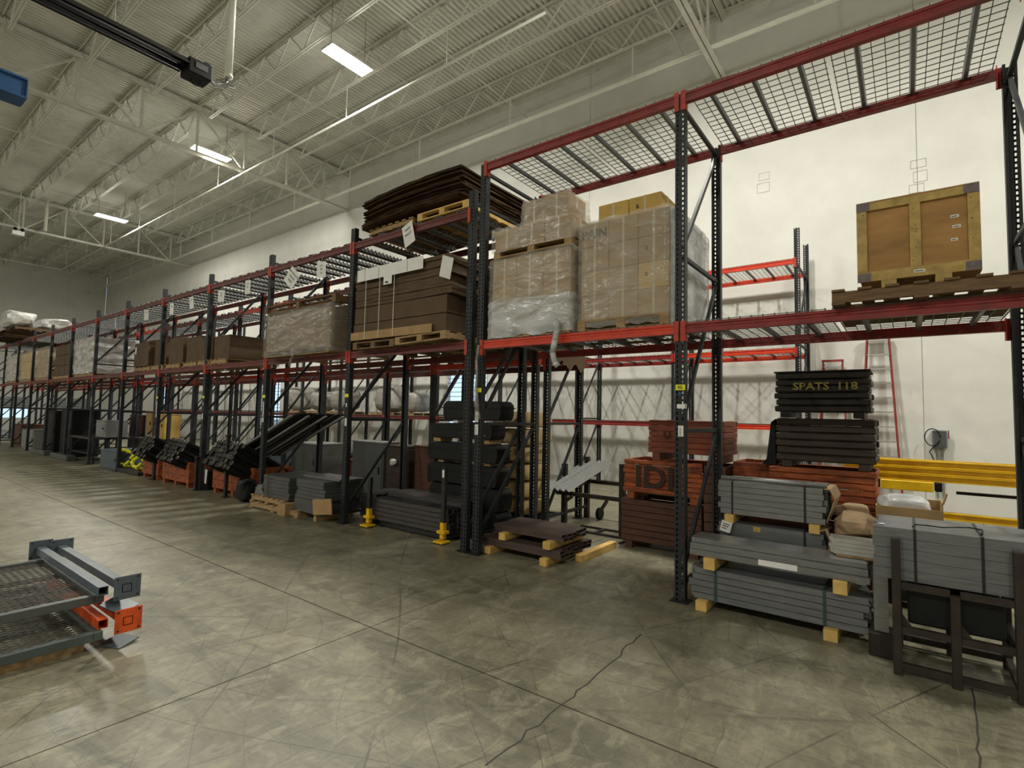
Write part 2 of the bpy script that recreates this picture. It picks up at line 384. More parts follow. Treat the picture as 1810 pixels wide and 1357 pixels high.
# grey doors of the far wall above the glazing
for i, (a, b) in enumerate(((-3.0, 4.3), (5.6, 7.6))):
    r = ob('door_%d' % (i+1), MB().box(X0+.0, X0+.05, a, b, 1.56, 2.35), mat('grey_door', (0.30, 0.33, 0.34), 0.5), kind='structure')
    me = mesh_of(MB().box(0, .02, 0, b-a, 0, .025), 'door_rib', m_gcab)
    for k in range(3): ob('door_rib', me, None, r, (X0+.05, a, 1.72+k*.2))

# roof deck with flutes running front to back
mb = MB(); n = int((X1-X0)/0.152); pr = []
for i in range(n+1):
    x = X0 + i*0.152; pr += [(x, ZC), (x+.062, ZC), (x+.082, ZC+.055), (x+.132, ZC+.055)]
for y in (Y0, Y1):
    for (x, z) in pr: mb.v.append((x, y, z))
k = len(pr)
for i in range(k-1): mb.f.append((i, i+1, k+i+1, k+i))
me = mb.mesh('ceiling'); me.materials.append(m_ceil)
ceil = ob('ceiling', me, None, kind='structure')
ob('roof_cover', MB().box(X0-.3, X1+.3, Y0-.3, Y1+.3, ZC+.12, ZC+.2), m_ceil, ceil)

GX = [-32.9, -17.35, -1.8]
JY = [7.1 - 1.62*k for k in range(0, 19)]
spans = [(X0, -32.9), (-32.9, -17.35), (-17.35, -1.8), (-1.8, X1)]
def joist_meshes(L):
    t = MB().box(0, L, -.055, -.012, 12.085, 12.128).box(0, L, .012, .055, 12.085, 12.128).box(0, L, -.055, -.049, 12.04, 12.085).box(0, L, .049, .055, 12.04, 12.085)
    bt = MB().box(.9, L-.9, -.05, -.01, 11.33, 11.355).box(.9, L-.9, .01, .05, 11.33, 11.355)
    wb_ = MB(); n_ = max(4, round((L-1.8)/0.72)); 
    if n_ % 2: n_ += 1
    st = (L-1.8)/n_
    pts = [(.12, 12.06), (.9, 11.345)]
    for i in range(n_+1): pts.append((.9+st*i, 11.345 if i % 2 == 0 else 12.06))
    pts.append((L-.12, 12.06))
    for a, b in zip(pts[0:1]+pts[2:], pts[2:]): wb_.bar((a[0], 0, a[1]), (b[0], 0, b[1]), .036, .036)
    return mesh_of(t, 'top_chord', m_joist), mesh_of(bt, 'bottom_chord', m_joist), mesh_of(wb_, 'joist_web', m_joist)
JM = {}
for (a, b) in spans:
    L = round(b-a, 2)
    if L not in JM: JM[L] = joist_meshes(L)
    for y in JY:
        j = ob('roof_joist', JM[L][0], None, ceil, (a, y, 0))
        ob('bottom_chord', JM[L][1], None, j); ob('joist_web', JM[L][2], None, j)
# wall angle carrying the deck, bridging lines
ob('deck_ledger', MB().box(X0, X1, Y1-.10, Y1-.001, 12.10, 12.135).box(X0, X1, Y1-.012, Y1-.001, 11.98, 12.10), m_joist, ceil)
br = mesh_of(MB().box(-.014, .014, 0, Y1-Y0, -.014, .014), 'bridging', m_joist)
for i, x in enumerate([X0+2.4+2.55*k for k in range(0, 24)]):
    ob('bridging', br, None, ceil, (x, Y0, 11.37 if i % 2 else 11.98))
# girders front to back
Lg = Y1 - Y0
gt = mesh_of(MB().box(-.11, -.015, Y0, Y1, 12.005, 12.02).box(.015, .11, Y0, Y1, 12.005, 12.02).box(-.03, -.015, Y0, Y1, 11.90, 12.005).box(.015, .03, Y0, Y1, 11.90, 12.005).box(-.11, -.015, Y0, Y1, 12.02, 12.035).box(.015, .11, Y0, Y1, 12.02, 12.035), 'top_chord', m_joist)
gb = mesh_of(MB().box(-.11, -.015, Y0, Y1, 10.38, 10.395).box(.015, .11, Y0, Y1, 10.38, 10.395).box(-.03, -.015, Y0, Y1, 10.395, 10.49).box(.015, .03, Y0, Y1, 10.395, 10.49), 'bottom_chord', m_joist)
gv = mesh_of(MB().bar((0, 0, 10.43), (0, 0, 11.88), .07, .05), 'girder_vertical', m_joist)
gd1 = mesh_of(MB().bar((0, 0, 10.43), (0, 1.56, 11.86), .045, .06), 'girder_diagonal', m_joist)
gd2 = mesh_of(MB().bar((0, 0, 10.43), (0, -1.56, 11.86), .045, .06), 'girder_diagonal', m_joist)
for gx in GX:
    g = ob('roof_girder', gt, None, ceil, (gx, 0, 0)); ob('bottom_chord', gb, None, g)
    for i, y in enumerate(JY):
        if i % 2 == 0:
            ob('girder_diagonal', gd1, None, g, (0, y+.02-1.62*0, 0)) if y+1.6 < Y1 else None
            ob('girder_diagonal', gd2, None, g, (0, y-.02, 0))
        ob('girder_vertical', gv, None, g, (0, y, 0))
# ================================================================ OVERHEAD THINGS
def highbay(p, lab):
    r = ob('highbay_lamp', MB().box(-.24, .24, -.62, .62, -.03, .03).box(-.12, .12, -.3, .3, .03, .09), m_fix, None, p, label=lab, cat='lamp', group='high bay ceiling lamps', bevel=.01)
    ob('lamp_lens', MB().box(-.22, .22, -.60, .60, -.042, -.031), m_lens, r)
    for sy_ in (-.5, .5): ob('hanger_cable', MB().tube((0, sy_, .03), (0, sy_, 12.1-p[2]), .006, 4), m_dark, r)
highbay(LAMPS[0], 'brightest high bay lamp glowing in the upper middle of the ceiling')
highbay(LAMPS[1], 'glowing high bay lamp beside the roof girder with a pipe crossing')
highbay(LAMPS[2], 'smallest and farthest glowing high bay lamp at left of ceiling')
for p, w in zip(LAMPS[3:], WHERE): highbay(p, 'high bay lamp outside the photograph, ' + w)

r = ob('sprinkler_main', MB().tube((X0+.05, 7.15, 10.5), (X1-.1, 7.15, 10.5), .057, 12), m_pipe, smooth=True, label='long white sprinkler pipe running below the ceiling along the back wall', cat='pipe')
for k in range(14):
    x = -3.72 - 3.98*k
    if x > X0: ob('pipe_hanger', MB().tube((x, 7.15, 10.55), (x, 7.15, 11.34), .022, 6), m_pipe, r)
for x in (0.4, 4.4, 8.4): ob('pipe_hanger', MB().tube((x, 7.15, 10.55), (x, 7.15, 11.34), .022, 6), m_pipe, r)
me = mesh_of(MB().tube((0, 0, 0), (0, 0, .12), .05, 8), 'pipe_coupling', m_pipe)
for k in range(8): ob('pipe_coupling', me, None, r, (-6.4-6.4*k+.06, 7.15, 10.5), (0, PI/2, 0))
r = ob('sprinkler_branch', MB().tube((-40.5, 3.78, 10.30), (-4.2, 3.78, 10.30), .030, 10).tube((-40.5, 3.78, 10.30), (-40.5, -9, 10.30), .030, 8), m_pipe, smooth=True, label='thin white sprinkler branch pipe under the joists, shining near the lamps', cat='pipe')
for k in range(9): ob('pipe_hanger', MB().tube((-7.1-4.05*k, 3.78, 10.33), (-7.1-4.05*k, 3.78, 11.33), .012, 5), m_pipe, r)
# radiant tube heater
r = empty('tube_heater', (-10.37, -.5, 9.0), label='long black radiant tube heater hanging at the upper left', cat='heater')
ob('radiant_tube', MB().tube((-.10, -.25, 0), (-.10, -9.5, 0), .055, 12).tube((.10, -.25, 0), (.10, -9.5, 0), .055, 12), m_blk, r, smooth=True)
ob('reflector', MB().prism([(-.26, -.02), (-.16, .12), (.16, .12), (.26, -.02), (.25, -.02), (.155, .105), (-.155, .105), (-.25, -.02)], -9.4, -.25, 'y'), m_dark, r)
b = ob('burner_box', MB().box(-.22, .22, -.25, .22, -.16, .17), m_blk, r, bevel=.02)
ob('access_panel', MB().box(.222, .228, -.12, .12, -.02, .11), m_gcab, b)
ob('blower', MB().tube((-.05, .15, .17), (.10, .15, .17), .11, 12), m_blk, b)
ob('gas_hose', MB().path([(0, .22, .0), (.02, .36, -.10), (.05, .5, -.06), (.1, .62, 0.02), (.16, .72, .0)], .028, 8), m_gal, r)
ob('wire_loop', MB().path([(0, -.1, -.16), (0, -.13, -.26), (0, -.03, -.30), (0, .07, -.26), (0, .06, -.16)], .010, 6), m_blk, r)
for y in (-1.5, -4, -6.5, -9): ob('hanger_chain', MB().tube((0, y, .12), (0, y, 3.1), .008, 4), m_gal, r)
r = ob('vertical_pipe', MB().tube((0, 0, 0), (0, 0, 3.5), .072, 12).tube((0, 0, 0), (0, 0, -.05), .085, 12), m_pipe, None, (-9.28, -.33, 8.62), smooth=True, label='white vertical pipe dropping beside the black heater burner', cat='pipe')
ob('pipe_elbow', MB().path([(0, 0, 0), (-.03, -.02, -.10), (-.10, -.05, -.12), (-.35, -.07, -.04)], .045, 8), m_gal, r)
r = ob('crane_beam', MB().box(-.26, .26, -9, 0, .36, .40).box(-.26, .26, -9, 0, -.02, .02).box(-.20, -.17, -9, 0, .02, .36).box(.17, .20, -9, 0, .02, .36), m_blue, None, (-12.6, -2.85, 7.95), label='blue steel crane beam end at the upper left edge', cat='beam')
ob('end_plate', MB().box(-.24, .24, 0, .02, 0, .38), m_blue, r)
r = ob('drop_pipe', MB().tube((0, 0, 0), (0, 0, 1.65), .075, 10), m_pipe, None, (-32.3, 1.35, 10.42), smooth=True, label='short white vertical pipe hanging at far left of the ceiling', cat='pipe')
r = empty('emergency_light', (-32.6, .42, 10.12), label='small white emergency light box hanging at the far left ceiling', cat='light')
ob('light_box', MB().box(-.12, .12, -.22, .22, -.13, .08), m_fix, r, bevel=.01)
for y in (-.13, .13): ob('lamp_head', MB().tube((.02, y, .08), (.16, y, .16), .07, 10), m_blk, r)
ob('conduit', MB().tube((0, 0, .08), (0, 0, 2.03), .02, 6), m_pipe, r)
#@@RACKS

# ================================================================ RACKS
PX = 2.54
def post_mesh(H, holes=True, n='rack_post'):
    w, d, t = .100, .075, .004
    mb = MB()
    # web facing -Y with two columns of slots, flanges and return lips
    if holes:
        pit = .0508; cx = .027; hw = .0075; hh = .028
        mb.box(-w/2, -cx-hw, 0, t, 0, H).box(-cx+hw, cx-hw, 0, t, 0, H).box(cx+hw, w/2, 0, t, 0, H)
        k = int(H/pit)
        for i in range(k):
            z0 = i*pit + hh; z1 = (i+1)*pit
            for c in (-cx, cx): mb.box(c-hw, c+hw, 0, t, z0, z1)
    else: mb.box(-w/2, w/2, 0, t, 0, H)
    mb.box(-w/2, -w/2+t, t, d, 0, H).box(w/2-t, w/2, t, d, 0, H)
    mb.box(-w/2, -w/2+.022, d-t, d, 0, H).box(w/2-.022, w/2, d-t, d, 0, H)
    return mesh_of(mb, n, m_post)
PM = {'R': post_mesh(5.01), 'L': post_mesh(4.70), 'W': post_mesh(5.66), 'Wb': post_mesh(5.66)}
plate = mesh_of(MB().box(-.085, .085, -.05, .11, 0, .010), 'base_plate', m_post, )
def brace_mesh(D, zs, pat):
    mbh = [MB().box(-.018, .018, .07, D-.07, -.02, .02)]
    return mbh
HZ = {'R': [0.16, 1.62, 3.36, 4.90], 'L': [0.16, 1.62, 3.05, 4.55], 'W': [0.16, 1.70, 3.30, 4.9]}
BR = {}
def frame(x, y, D, kind, label, group, tags=None, dia=True):
    r = empty('upright_frame', (x, y, 0), None, label, 'rack frame', group)
    p = ob('rack_post', PM[kind], None, r)
    p2 = ob('rack_post', PM[kind], None, r, (0, D, 0), (0, 0, PI))
    ob('base_plate', plate, None, p, (0, 0, 0)); ob('base_plate', plate, None, p2, (0, 0, 0))
    zs = HZ[kind]
    k = (kind, round(D, 2))
    if k not in BR:
        BR[k] = (mesh_of(MB().box(-.018, .018, .076, D-.076, -.02, .02), 'horizontal_brace', m_post),
                 [mesh_of(MB().bar((0, .09, a+.10), (0, D-.09, b-.06), .03, .045), 'diagonal_brace', m_post) for a, b in zip(zs, zs[1:])])
    for z in zs: ob('horizontal_brace', BR[k][0], None, r, (0, 0, z))
    for q in BR[k][1]: ob('diagonal_brace', q, None, r)
    return r
def beam_mesh(L, mt, h=.10, name='load_beam'):
    return mesh_of(MB().prism(
        [(0, -h/2), (.056, -h/2), (.056, h/2-.022), (.030, h/2-.022), (.030, h/2), (0, h/2), (0, h/2-.024), (.008, h/2-.032), (.008, h/2-.050), (0, h/2-.058)], -L/2, L/2, 'x'), name, mt)
conn = mesh_of(MB().box(-.003, .003, -.006, .06, -.10, .10).box(-.045, .003, -.010, -.004, -.10, .10), 'end_connector', m_conn)
hook = mesh_of(MB().tube((-.02, -.012, 0), (-.02, -.004, 0), .011, 8), 'rivet', m_gal)
BM = {}
def beam(xa, xb, y, z, mt, label, group, rear=False, tilt=0):
    L = xb - xa - .108
    k = (round(L, 2), mt.name)
    if k not in BM: BM[k] = beam_mesh(L, mt)
    # step faces the inside of the rack
    o = ob('load_beam', BM[k], None, None, ((xa+xb)/2, y + (-.004 if not rear else .004), z), (0, 0, PI) if rear else None, label, 'rack beam', group)
    for s in (-1, 1):
        c = ob('end_connector', conn, None, o, (s*(L/2-.0), 0, -.03), (0, 0, 0) if s > 0 else (0, 0, 0))
        if s > 0: c.scale = (-1, 1, 1)
    return o
# wire deck : welded mesh part and three channels under it
WD = {}
def wire_deck(x0, x1, ya, yb, z, label, group, droop=0.0):
    w = round(x1-x0, 3); d = round(yb-ya, 3); k = (w, d)
    if k not in WD:
        mb = MB(); r = .0032
        nx = max(3, round(w/.098)); ny = round(d/.098)
        for i in range(nx+1):
            x = .01 + i*(w-.02)/nx
            mb.box(x-r, x+r, -.012, d+.012, 0, 2*r); mb.box(x-r, x+r, -.020, -.012, -.03, 2*r+.012); mb.box(x-r, x+r, d+.012, d+.020, -.03, 2*r)
        for j in range(ny+1):
            y = j*d/ny; mb.box(0, w, y-r, y+r, 2*r, 4*r)
        WD[k] = (mesh_of(mb, 'wire_mesh', m_wire), mesh_of(MB().prism([(-.026, 0), (-.020, 0), (-.012, -.030), (.012, -.030), (.020, 0), (.026, 0), (.015, -.034), (-.015, -.034)], .03, d-.03, 'y').box(-.045, .045, .02, .065, -.038, -.034).box(-.045, .045, d-.065, d-.02, -.038, -.034), 'support_channel', m_chan))
    r_ = ob('wire_deck', None, None, None, (x0, ya, z), None, label, 'wire deck', group)
    wm = ob('wire_mesh', WD[k][0], None, r_, kind='stuff')
    for q in (.17, .5, .83): ob('support_channel', WD[k][1], None, r_, (w*q, 0, 0))
    return r_
# perforated steel plank deck
pk = MB(); Lp = 1.16
pk.box(-.070, .070, 0, Lp, -.004, 0).box(-.070, -.066, 0, Lp, -.042, 0).box(.066, .070, 0, Lp, -.042, 0)
for i in range(14):
    y = .03 + i*.081
    pk.prism([(y, -.002), (y+.012, .024), (y+.034, .024), (y+.046, -.002)], -.082, -.058, 'x').prism([(y, -.002), (y+.012, .024), (y+.034, .024), (y+.046, -.002)], .058, .082, 'x')
    pk.box(-.086, -.070, y+.046, y+.078, -.030, -.004).box(.070, .086, y+.046, y+.078, -.030, -.004)
    pk.prism([(y, -.004), (y+.010, -.022), (y+.030, -.022), (y+.040, -.004)], -.030, .030, 'x')
plank = mesh_of(pk, 'deck_plank', m_gal)

# ---- aisle row
XBR, XBL = -2.576, -2.775
G1 = 'upright frames of the aisle rack row'
fA = frame(0, 0, 1.31, 'R', 'dark grey perforated upright frame carrying the yellow 46 tag', G1)
fC = frame(PX+.03, 0, 1.31, 'R', 'tall dark upright frame at the right edge of the view', G1)
fB = frame(XBR, 0, 1.31, 'R', 'taller right-hand frame of the double upright beside the wrapped cartons', G1)
fL = []
XL = [XBL - PX*k for k in range(0, 14)]
for k, x in enumerate(XL):
    lab = 'shorter left-hand frame of the double upright beside the steel tube bundle' if k == 0 else 'dark upright frame of the aisle rack, %s one left of the double upright' % ORD[k-1]
    fL.append(frame(x, 0, 1.25, 'L', lab, G1))
# tags and stickers
tag_me = mesh_of(MB().box(-.047, .047, -.003, -.0005, -.027, .027), 'yellow_tag', m_yeltag)
def sticker(fr, z, w, h, x=0, mt=m_white, name='label_sticker', bars=True):
    s = ob(name, MB().box(-w/2, w/2, -.0035, -.0008, -h/2, h/2), mt, fr, (x, -.001, z))
    if bars:
        mb = MB()
        for i in range(6): mb.box(-w*.3, w*.1, -.0045, -.0036, -h*.42 + i*h*.14, -h*.42 + i*h*.14 + h*.05)
        ob('barcode', mb, m_ink, s)
    return s
t = ob('yellow_tag', tag_me, None, fA, (.005, -.001, 2.045)); text('46', .055, m_ink, t, (-.004, -.004, 0), FRONT, 'tag_number')
ob('round_sticker', MB().tube((.0, -.003, 1.985), (.0, -.0008, 1.985), .011, 10), m_bluet, fA)
sticker(fA, 1.86, .075, .042, .01, bars=False); ob('tape', MB().box(.045, .0515, -.002, .05, 1.84, 1.885), m_white, fA)
sticker(fA, 1.62, .052, .105, .01)
for k in (1, 2, 3, 4):
    ob('yellow_tag', tag_me, None, fL[k], (0, -.001, 2.00))
    sticker(fL[k], 1.85 if k % 2 else 1.75, .03, .06 if k % 2 else .30, bars=(k % 2 == 1)); sticker(fL[k], 1.58, .05, .12)
for k in (5, 6, 7, 8, 9): sticker(fL[k], 1.9, .03, .30, bars=False)
ob('yellow_tag', tag_me, None, fB, (0, -.001, 2.05))
sticker(fB, 1.71, .055, .13, -.02); sticker(fB, 1.55, .055, .13, -.02)
ob('corner_guard', MB().tube((-.0, -.02, 0), (-.0, -.02, .42), .07, 10), m_gcab, fL[8], (0, 0, 0))

GB = 'load beams of the aisle rack row'
for nm, z in (('upper', 4.96), ('middle', 2.625)):
    mt = m_red
    beam(0, PX, 0, z, mt, 'red %s front beam of the open bay under the right edge' % nm, GB)
    beam(0, PX, 1.31, z, mt, 'red %s rear beam of the open bay at the right' % nm, GB, True)
    beam(XBR, 0, 0, z, m_red if z > 4 else m_org, 'red %s front beam in front of the wrapped carton loads' % nm, GB)
    beam(XBR, 0, 1.31, z, mt, 'red %s rear beam behind the wrapped carton loads' % nm, GB, True)
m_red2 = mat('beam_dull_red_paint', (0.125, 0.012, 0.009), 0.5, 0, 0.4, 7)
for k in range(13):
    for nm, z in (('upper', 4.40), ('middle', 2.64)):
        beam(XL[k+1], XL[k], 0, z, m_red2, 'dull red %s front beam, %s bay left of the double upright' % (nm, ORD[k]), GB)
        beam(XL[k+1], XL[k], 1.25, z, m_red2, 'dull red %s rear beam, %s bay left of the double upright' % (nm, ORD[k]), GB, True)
GW = 'wire decks of the aisle rack row'
for z, nm in ((5.012, 'upper'), (2.678, 'middle')):
    wire_deck(0.06, 1.24, .02, 1.29, z, '%s wire mesh deck in the left half of the open right bay' % nm, GW)
    wire_deck(1.275, 2.47, .02, 1.29, z, '%s wire mesh deck in the right half of the open right bay' % nm, GW)
    wire_deck(-2.50, -1.30, .02, 1.29, z, '%s wire mesh deck in the left half of the carton bay' % nm, GW)
    wire_deck(-1.26, -.06, .02, 1.29, z, '%s wire mesh deck in the right half of the carton bay' % nm, GW)
GP = 'perforated plank decks on top of the racks'
def plank_deck(xa, xb, y, z, n, lab):
    r = empty('plank_deck', (xa, y, z), None, lab, 'steel deck', GP)
    for i in range(n):
        x = .24 + i*(xb-xa-.48)/(n-1)
        ob('deck_plank', plank, None, r, (x, 0, 0))
for k in range(0, 12):
    plank_deck(XL[k+1], XL[k], .045, 4.452+.045, 7 if k else 6, 'grey perforated plank deck on top of the %s bay left of the double upright' % ORD[k])

# ---- second row right behind
G2 = 'upright frames of the second rack row'
GB2 = 'load beams of the second rack row'
for k, x in enumerate(XL):
    frame(x, 1.86, 1.12, 'L', 'dark upright frame of the second rack row, %s from its right end' % ORD[k], G2)
for k in range(13):
    for nm, z in (('upper', 4.40), ('middle', 2.60)):
        beam(XL[k+1], XL[k], 1.86, z, m_red2 if k % 3 else m_org, 'red %s front beam of the second row, %s bay from its right end' % (nm, ORD[k]), GB2)
        beam(XL[k+1], XL[k], 2.98, z, m_red2, 'red %s rear beam of the second row, %s bay from its right end' % (nm, ORD[k]), GB2, True)
plank2 = plank
for k in range(0, 12):
    r = empty('plank_deck', (XL[k+1], 1.88, 4.497), None, 'grey perforated plank deck on the second row, %s bay from its right end' % ORD[k], 'steel deck', GP)
    for i in range(6):
        o = ob('deck_plank', plank, None, r, (.26 + i*(PX-.52)/5, 0, 0)); o.scale = (1, .93, 1)

# ---- wall row
G3 = 'upright frames of the wall rack row'
GB3 = 'load beams of the wall rack row'
WX = [0.06 - 2.53*k for k in range(0, 14)]
for k, x in enumerate(WX):
    frame(x, 6.7, 1.30, 'W', 'tall dark upright frame of the wall rack, %s from its right end' % ORD[k], G3)
for k in range(0, 13):
    for nm, z in (('upper', 4.98), ('middle', 3.16), ('lower', 1.60)):
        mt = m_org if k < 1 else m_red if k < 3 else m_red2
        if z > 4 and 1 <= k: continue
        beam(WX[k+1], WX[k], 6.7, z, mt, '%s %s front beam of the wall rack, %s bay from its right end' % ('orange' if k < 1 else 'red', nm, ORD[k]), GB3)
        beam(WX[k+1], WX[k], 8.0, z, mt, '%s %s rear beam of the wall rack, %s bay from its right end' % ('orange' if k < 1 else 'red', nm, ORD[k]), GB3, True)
        if z > 1: 
            wire_deck(WX[k+1]+.06, WX[k+1]+1.25, 6.72, 7.98, z+.052, '%s wire deck of the wall rack, left half of %s bay' % (nm, ORD[k]), 'wire decks of the wall rack row')
            wire_deck(WX[k+1]+1.28, WX[k]-.06, 6.72, 7.98, z+.052, '%s wire deck of the wall rack, right half of %s bay' % (nm, ORD[k]), 'wire decks of the wall rack row')
#@@LOADS

# ================================================================ LOADS
# ---- builders
def pallet(x, y, z, w, d, label, mt=m_wood, rot=0, h=.13, nb=7, group='wooden pallets'):
    r = empty('pallet', (x, y, z), (0, 0, rot), label, 'pallet', group)
    for yy in (.02, d/2-.02, d-.06):
        ob('stringer', MB().box(0, w, yy, yy+.04, .018, h-.018), mt, r)
    me = mesh_of(MB().box(0, .09, 0, d, h-.018, h), 'deck_board', mt); me2 = mesh_of(MB().box(0, .09, 0, d, 0, .018), 'deck_board', mt)
    for i in range(nb): ob('deck_board', me, None, r, (i*(w-.09)/(nb-1), 0, 0))
    for i in (0, nb//2, nb-1): ob('deck_board', me2, None, r, (i*(w-.09)/(nb-1), 0, 0))
    return r
def block_pallet(x, y, z, w, d, label, mt=m_wood, h=.13, group='wooden pallets'):
    # front face shows end-on blocks
    r = empty('pallet', (x, y, z), None, label, 'pallet', group)
    me = mesh_of(MB().box(0, .10, 0, d, .018, h-.02), 'block', mt)
    for q in (0, w/2-.05, w-.10): ob('block', me, None, r, (q, 0, 0))
    me = mesh_of(MB().box(0, w, 0, .085, h-.02, h), 'deck_board', mt); me2 = mesh_of(MB().box(0, w, 0, .085, 0, .018), 'deck_board', mt)
    n = 6
    for i in range(n): ob('deck_board', me, None, r, (0, i*(d-.085)/(n-1), 0))
    for i in (0, n//2, n-1): ob('deck_board', me2, None, r, (0, i*(d-.085)/(n-1), 0))
    return r
CT = {}
def carton(x, y, z, w, d, h, label, group, mt=m_card, mark=True):
    k = (round(w, 3), round(d, 3), round(h, 3), mt.name)
    if k not in CT:
        CT[k] = mesh_of(MB().box(0, w, 0, d, 0, h), 'carton', mt, .006)
        CT[k, 't'] = mesh_of(MB().box(w*.5-.012, w*.5+.012, -.0012, 0, h*.0, h).box(-.0012, 0, d*.5-.022, d*.5+.022, h*.55, h).box(w-.0, w+.0012, d*.5-.022, d*.5+.022, h*.55, h), 'packing_tape', m_tapec)
    o = ob('carton', CT[k], None, None, (x, y, z), (0, 0, U(-.008, .008)), label, 'box', group)
    if mark: ob('packing_tape', CT[k, 't'], None, o)
    return o
m_tapec = mat('clear_tape', (0.50, 0.44, 0.28), 0.3, 0, 0.1, 5)
def film(x0, x1, y0, y1, z0, z1, mt, label, parent=None, tail=None, crease=6, amp=.007, name='stretch_film', open_top=False, tp=0):
    # wrapped skin : side ring grid with creases
    mb = MB(); nz = 12; ring = []
    per = [(x0, y0), (x1, y0), (x1, y1), (x0, y1)]
    pts = []
    for i in range(4):
        a, b = per[i], per[(i+1) % 4]; n = 12
        for k in range(n):
            t = k/n; pts.append((a[0]+(b[0]-a[0])*t, a[1]+(b[1]-a[1])*t))
    n = len(pts); cx, cy = (x0+x1)/2, (y0+y1)/2
    rnd = random.Random(int((x0+z0)*1000))
    for j in range(nz+1):
        z = z0 + (z1-z0)*j/nz
        for (x, y) in pts:
            e = rnd.uniform(0, amp); s_ = 1 - tp*(j/nz)
            dx, dy = x-cx, y-cy; L = math.hypot(dx, dy)
            mb.v.append((cx + dx*s_ + dx/L*e, cy + dy*s_ + dy/L*e, z + (rnd.uniform(-.01, .01) if 0 < j < nz else rnd.uniform(-.02, .01))))
    for j in range(nz):
        for i in range(n): mb.f.append((j*n+i, j*n+(i+1) % n, (j+1)*n+(i+1) % n, (j+1)*n+i))
    if not open_top:
        k = len(mb.v); mb.v.append((cx, cy, z1+.005))
        for i in range(n): mb.f.append((nz*n+i, nz*n+(i+1) % n, k))
    o = ob(name, mb, mt, parent, label=label if not parent else None, cat='plastic wrap' if not parent else None, smooth=True)
    if tail:
        t = MB(); t.path([Vector(p) for p in tail], .022, 7); ob('hanging_tail', t, mt, o, smooth=True)
    return o
def sheets(n, x0, x1, y0, y1, z0, th, label, group, mt, sag=0.0, jit=.02, name='cardboard_sheet', cat='cardboard', tilt=0.0, warp=.004, rag=0.0):
    nx, ny = 12, 5
    for s in range(n):
        a0, a1 = x0+U(-jit, jit), x1+U(-jit, jit); b0, b1 = y0+U(-jit, jit), y1+U(-jit, jit)
        mb = MB(); ph = U(0, 6)
        for (zz) in (0, 1):
            for i in range(nx+1):
                for j in range(ny+1):
                    u = i/nx; v = j/ny
                    z = z0 + s*th + zz*th*.95 - sag*(2*u-1)**2*(1 - .15*s/n) + tilt*(u-.5) + warp*math.sin(u*7+ph)*math.cos(v*4+ph)*(1 if 0 < u < 1 else 1.6)
                    ex = U(-rag, rag) if i in (0, nx) else 0; ey = U(-rag, rag) if j in (0, ny) else 0
                    if zz == 0: _e = (ex, ey); 
                    mb.v.append((a0+(a1-a0)*u + ex*.6, b0+(b1-b0)*v + ey*.6, z))
        q = lambda zz, i, j: zz*(nx+1)*(ny+1) + i*(ny+1) + j
        for i in range(nx):
            for j in range(ny):
                mb.f.append((q(1, i, j), q(1, i+1, j), q(1, i+1, j+1), q(1, i, j+1))); mb.f.append((q(0, i, j), q(0, i, j+1), q(0, i+1, j+1), q(0, i+1, j)))
            mb.f.append((q(0, i, 0), q(0, i+1, 0), q(1, i+1, 0), q(1, i, 0))); mb.f.append((q(0, i+1, ny), q(0, i, ny), q(1, i, ny), q(1, i+1, ny)))
        for j in range(ny):
            mb.f.append((q(0, 0, j+1), q(0, 0, j), q(1, 0, j), q(1, 0, j+1))); mb.f.append((q(0, nx, j), q(0, nx, j+1), q(1, nx, j+1), q(1, nx, j)))
        ob(name, mb, mt, label=label + (', lowest' if s == 0 else ', topmost' if s == n-1 else ', %s from below' % ORD[s]), cat=cat, group=group)
BARM = {}
def rect_tube(L, w, h, mt, t=.004):
    k = ('t', round(L, 3), w, h, mt.name)
    if k not in BARM:
        mb = MB().box(-L/2, L/2, 0, w, 0, t).box(-L/2, L/2, 0, w, h-t, h).box(-L/2, L/2, 0, t, t, h-t).box(-L/2, L/2, w-t, w, t, h-t)
        BARM[k] = mesh_of(mb, 'steel_tube', mt)
    return BARM[k]
def channel(L, w, h, mt, t=.004):
    k = ('c', round(L, 3), w, h, mt.name)
    if k not in BARM:
        BARM[k] = mesh_of(MB().box(-L/2, L/2, 0, w, h-t, h).box(-L/2, L/2, 0, t, 0, h-t).box(-L/2, L/2, w-t, w, 0, h-t), 'steel_channel', mt)
    return BARM[k]
def bars(fn, L, w, h, mt, xc, y0, z0, ny, nz, label, group, name='steel_bar', jx=.02, gap=.002, rot=0, cat='steel bar', skip=None, jz=0):
    me = fn(L, w, h, mt)
    T = Matrix.Rotation(rot, 4, 'Z')
    for k in range(nz):
        for j in range(ny):
            if skip and skip(j, k): continue
            p = Vector((U(-jx, jx), j*(w+gap), k*(h+gap)))
            p = T @ p
            ob(name, me, None, None, (xc+p.x, y0+p.y, z0+p.z), (0, 0, rot), label if ny*nz == 1 else label + (', frontmost' if j == 0 else ', %s from front' % ORD[j]) + ('' if nz == 1 else ', %s layer up' % ORD[k]), cat, group)
def timber(x0, x1, y0, y1, z0, z1, label, group='timber dunnage blocks', mt=None, cat='timber block', rot=None):
    return ob('timber_block', MB().box(-(x1-x0)/2, (x1-x0)/2, -(y1-y0)/2, (y1-y0)/2, 0, z1-z0), mt or m_woody, None, ((x0+x1)/2, (y0+y1)/2, z0), rot, label, cat, group, bevel=.004)
def strap(pts, w, mt, label, group='straps round the steel bundles', axis='x'):
    mb = MB()
    for a, b in zip(pts, pts[1:]): mb.bar(a, b, w if axis == 'x' else .003, .003 if axis == 'x' else w, (0, 0, 1) if abs(a[2]-b[2]) < 1e-4 else (0, 1, 0))
    return ob('strap', mb, mt, None, None, None, label, 'strap', group)
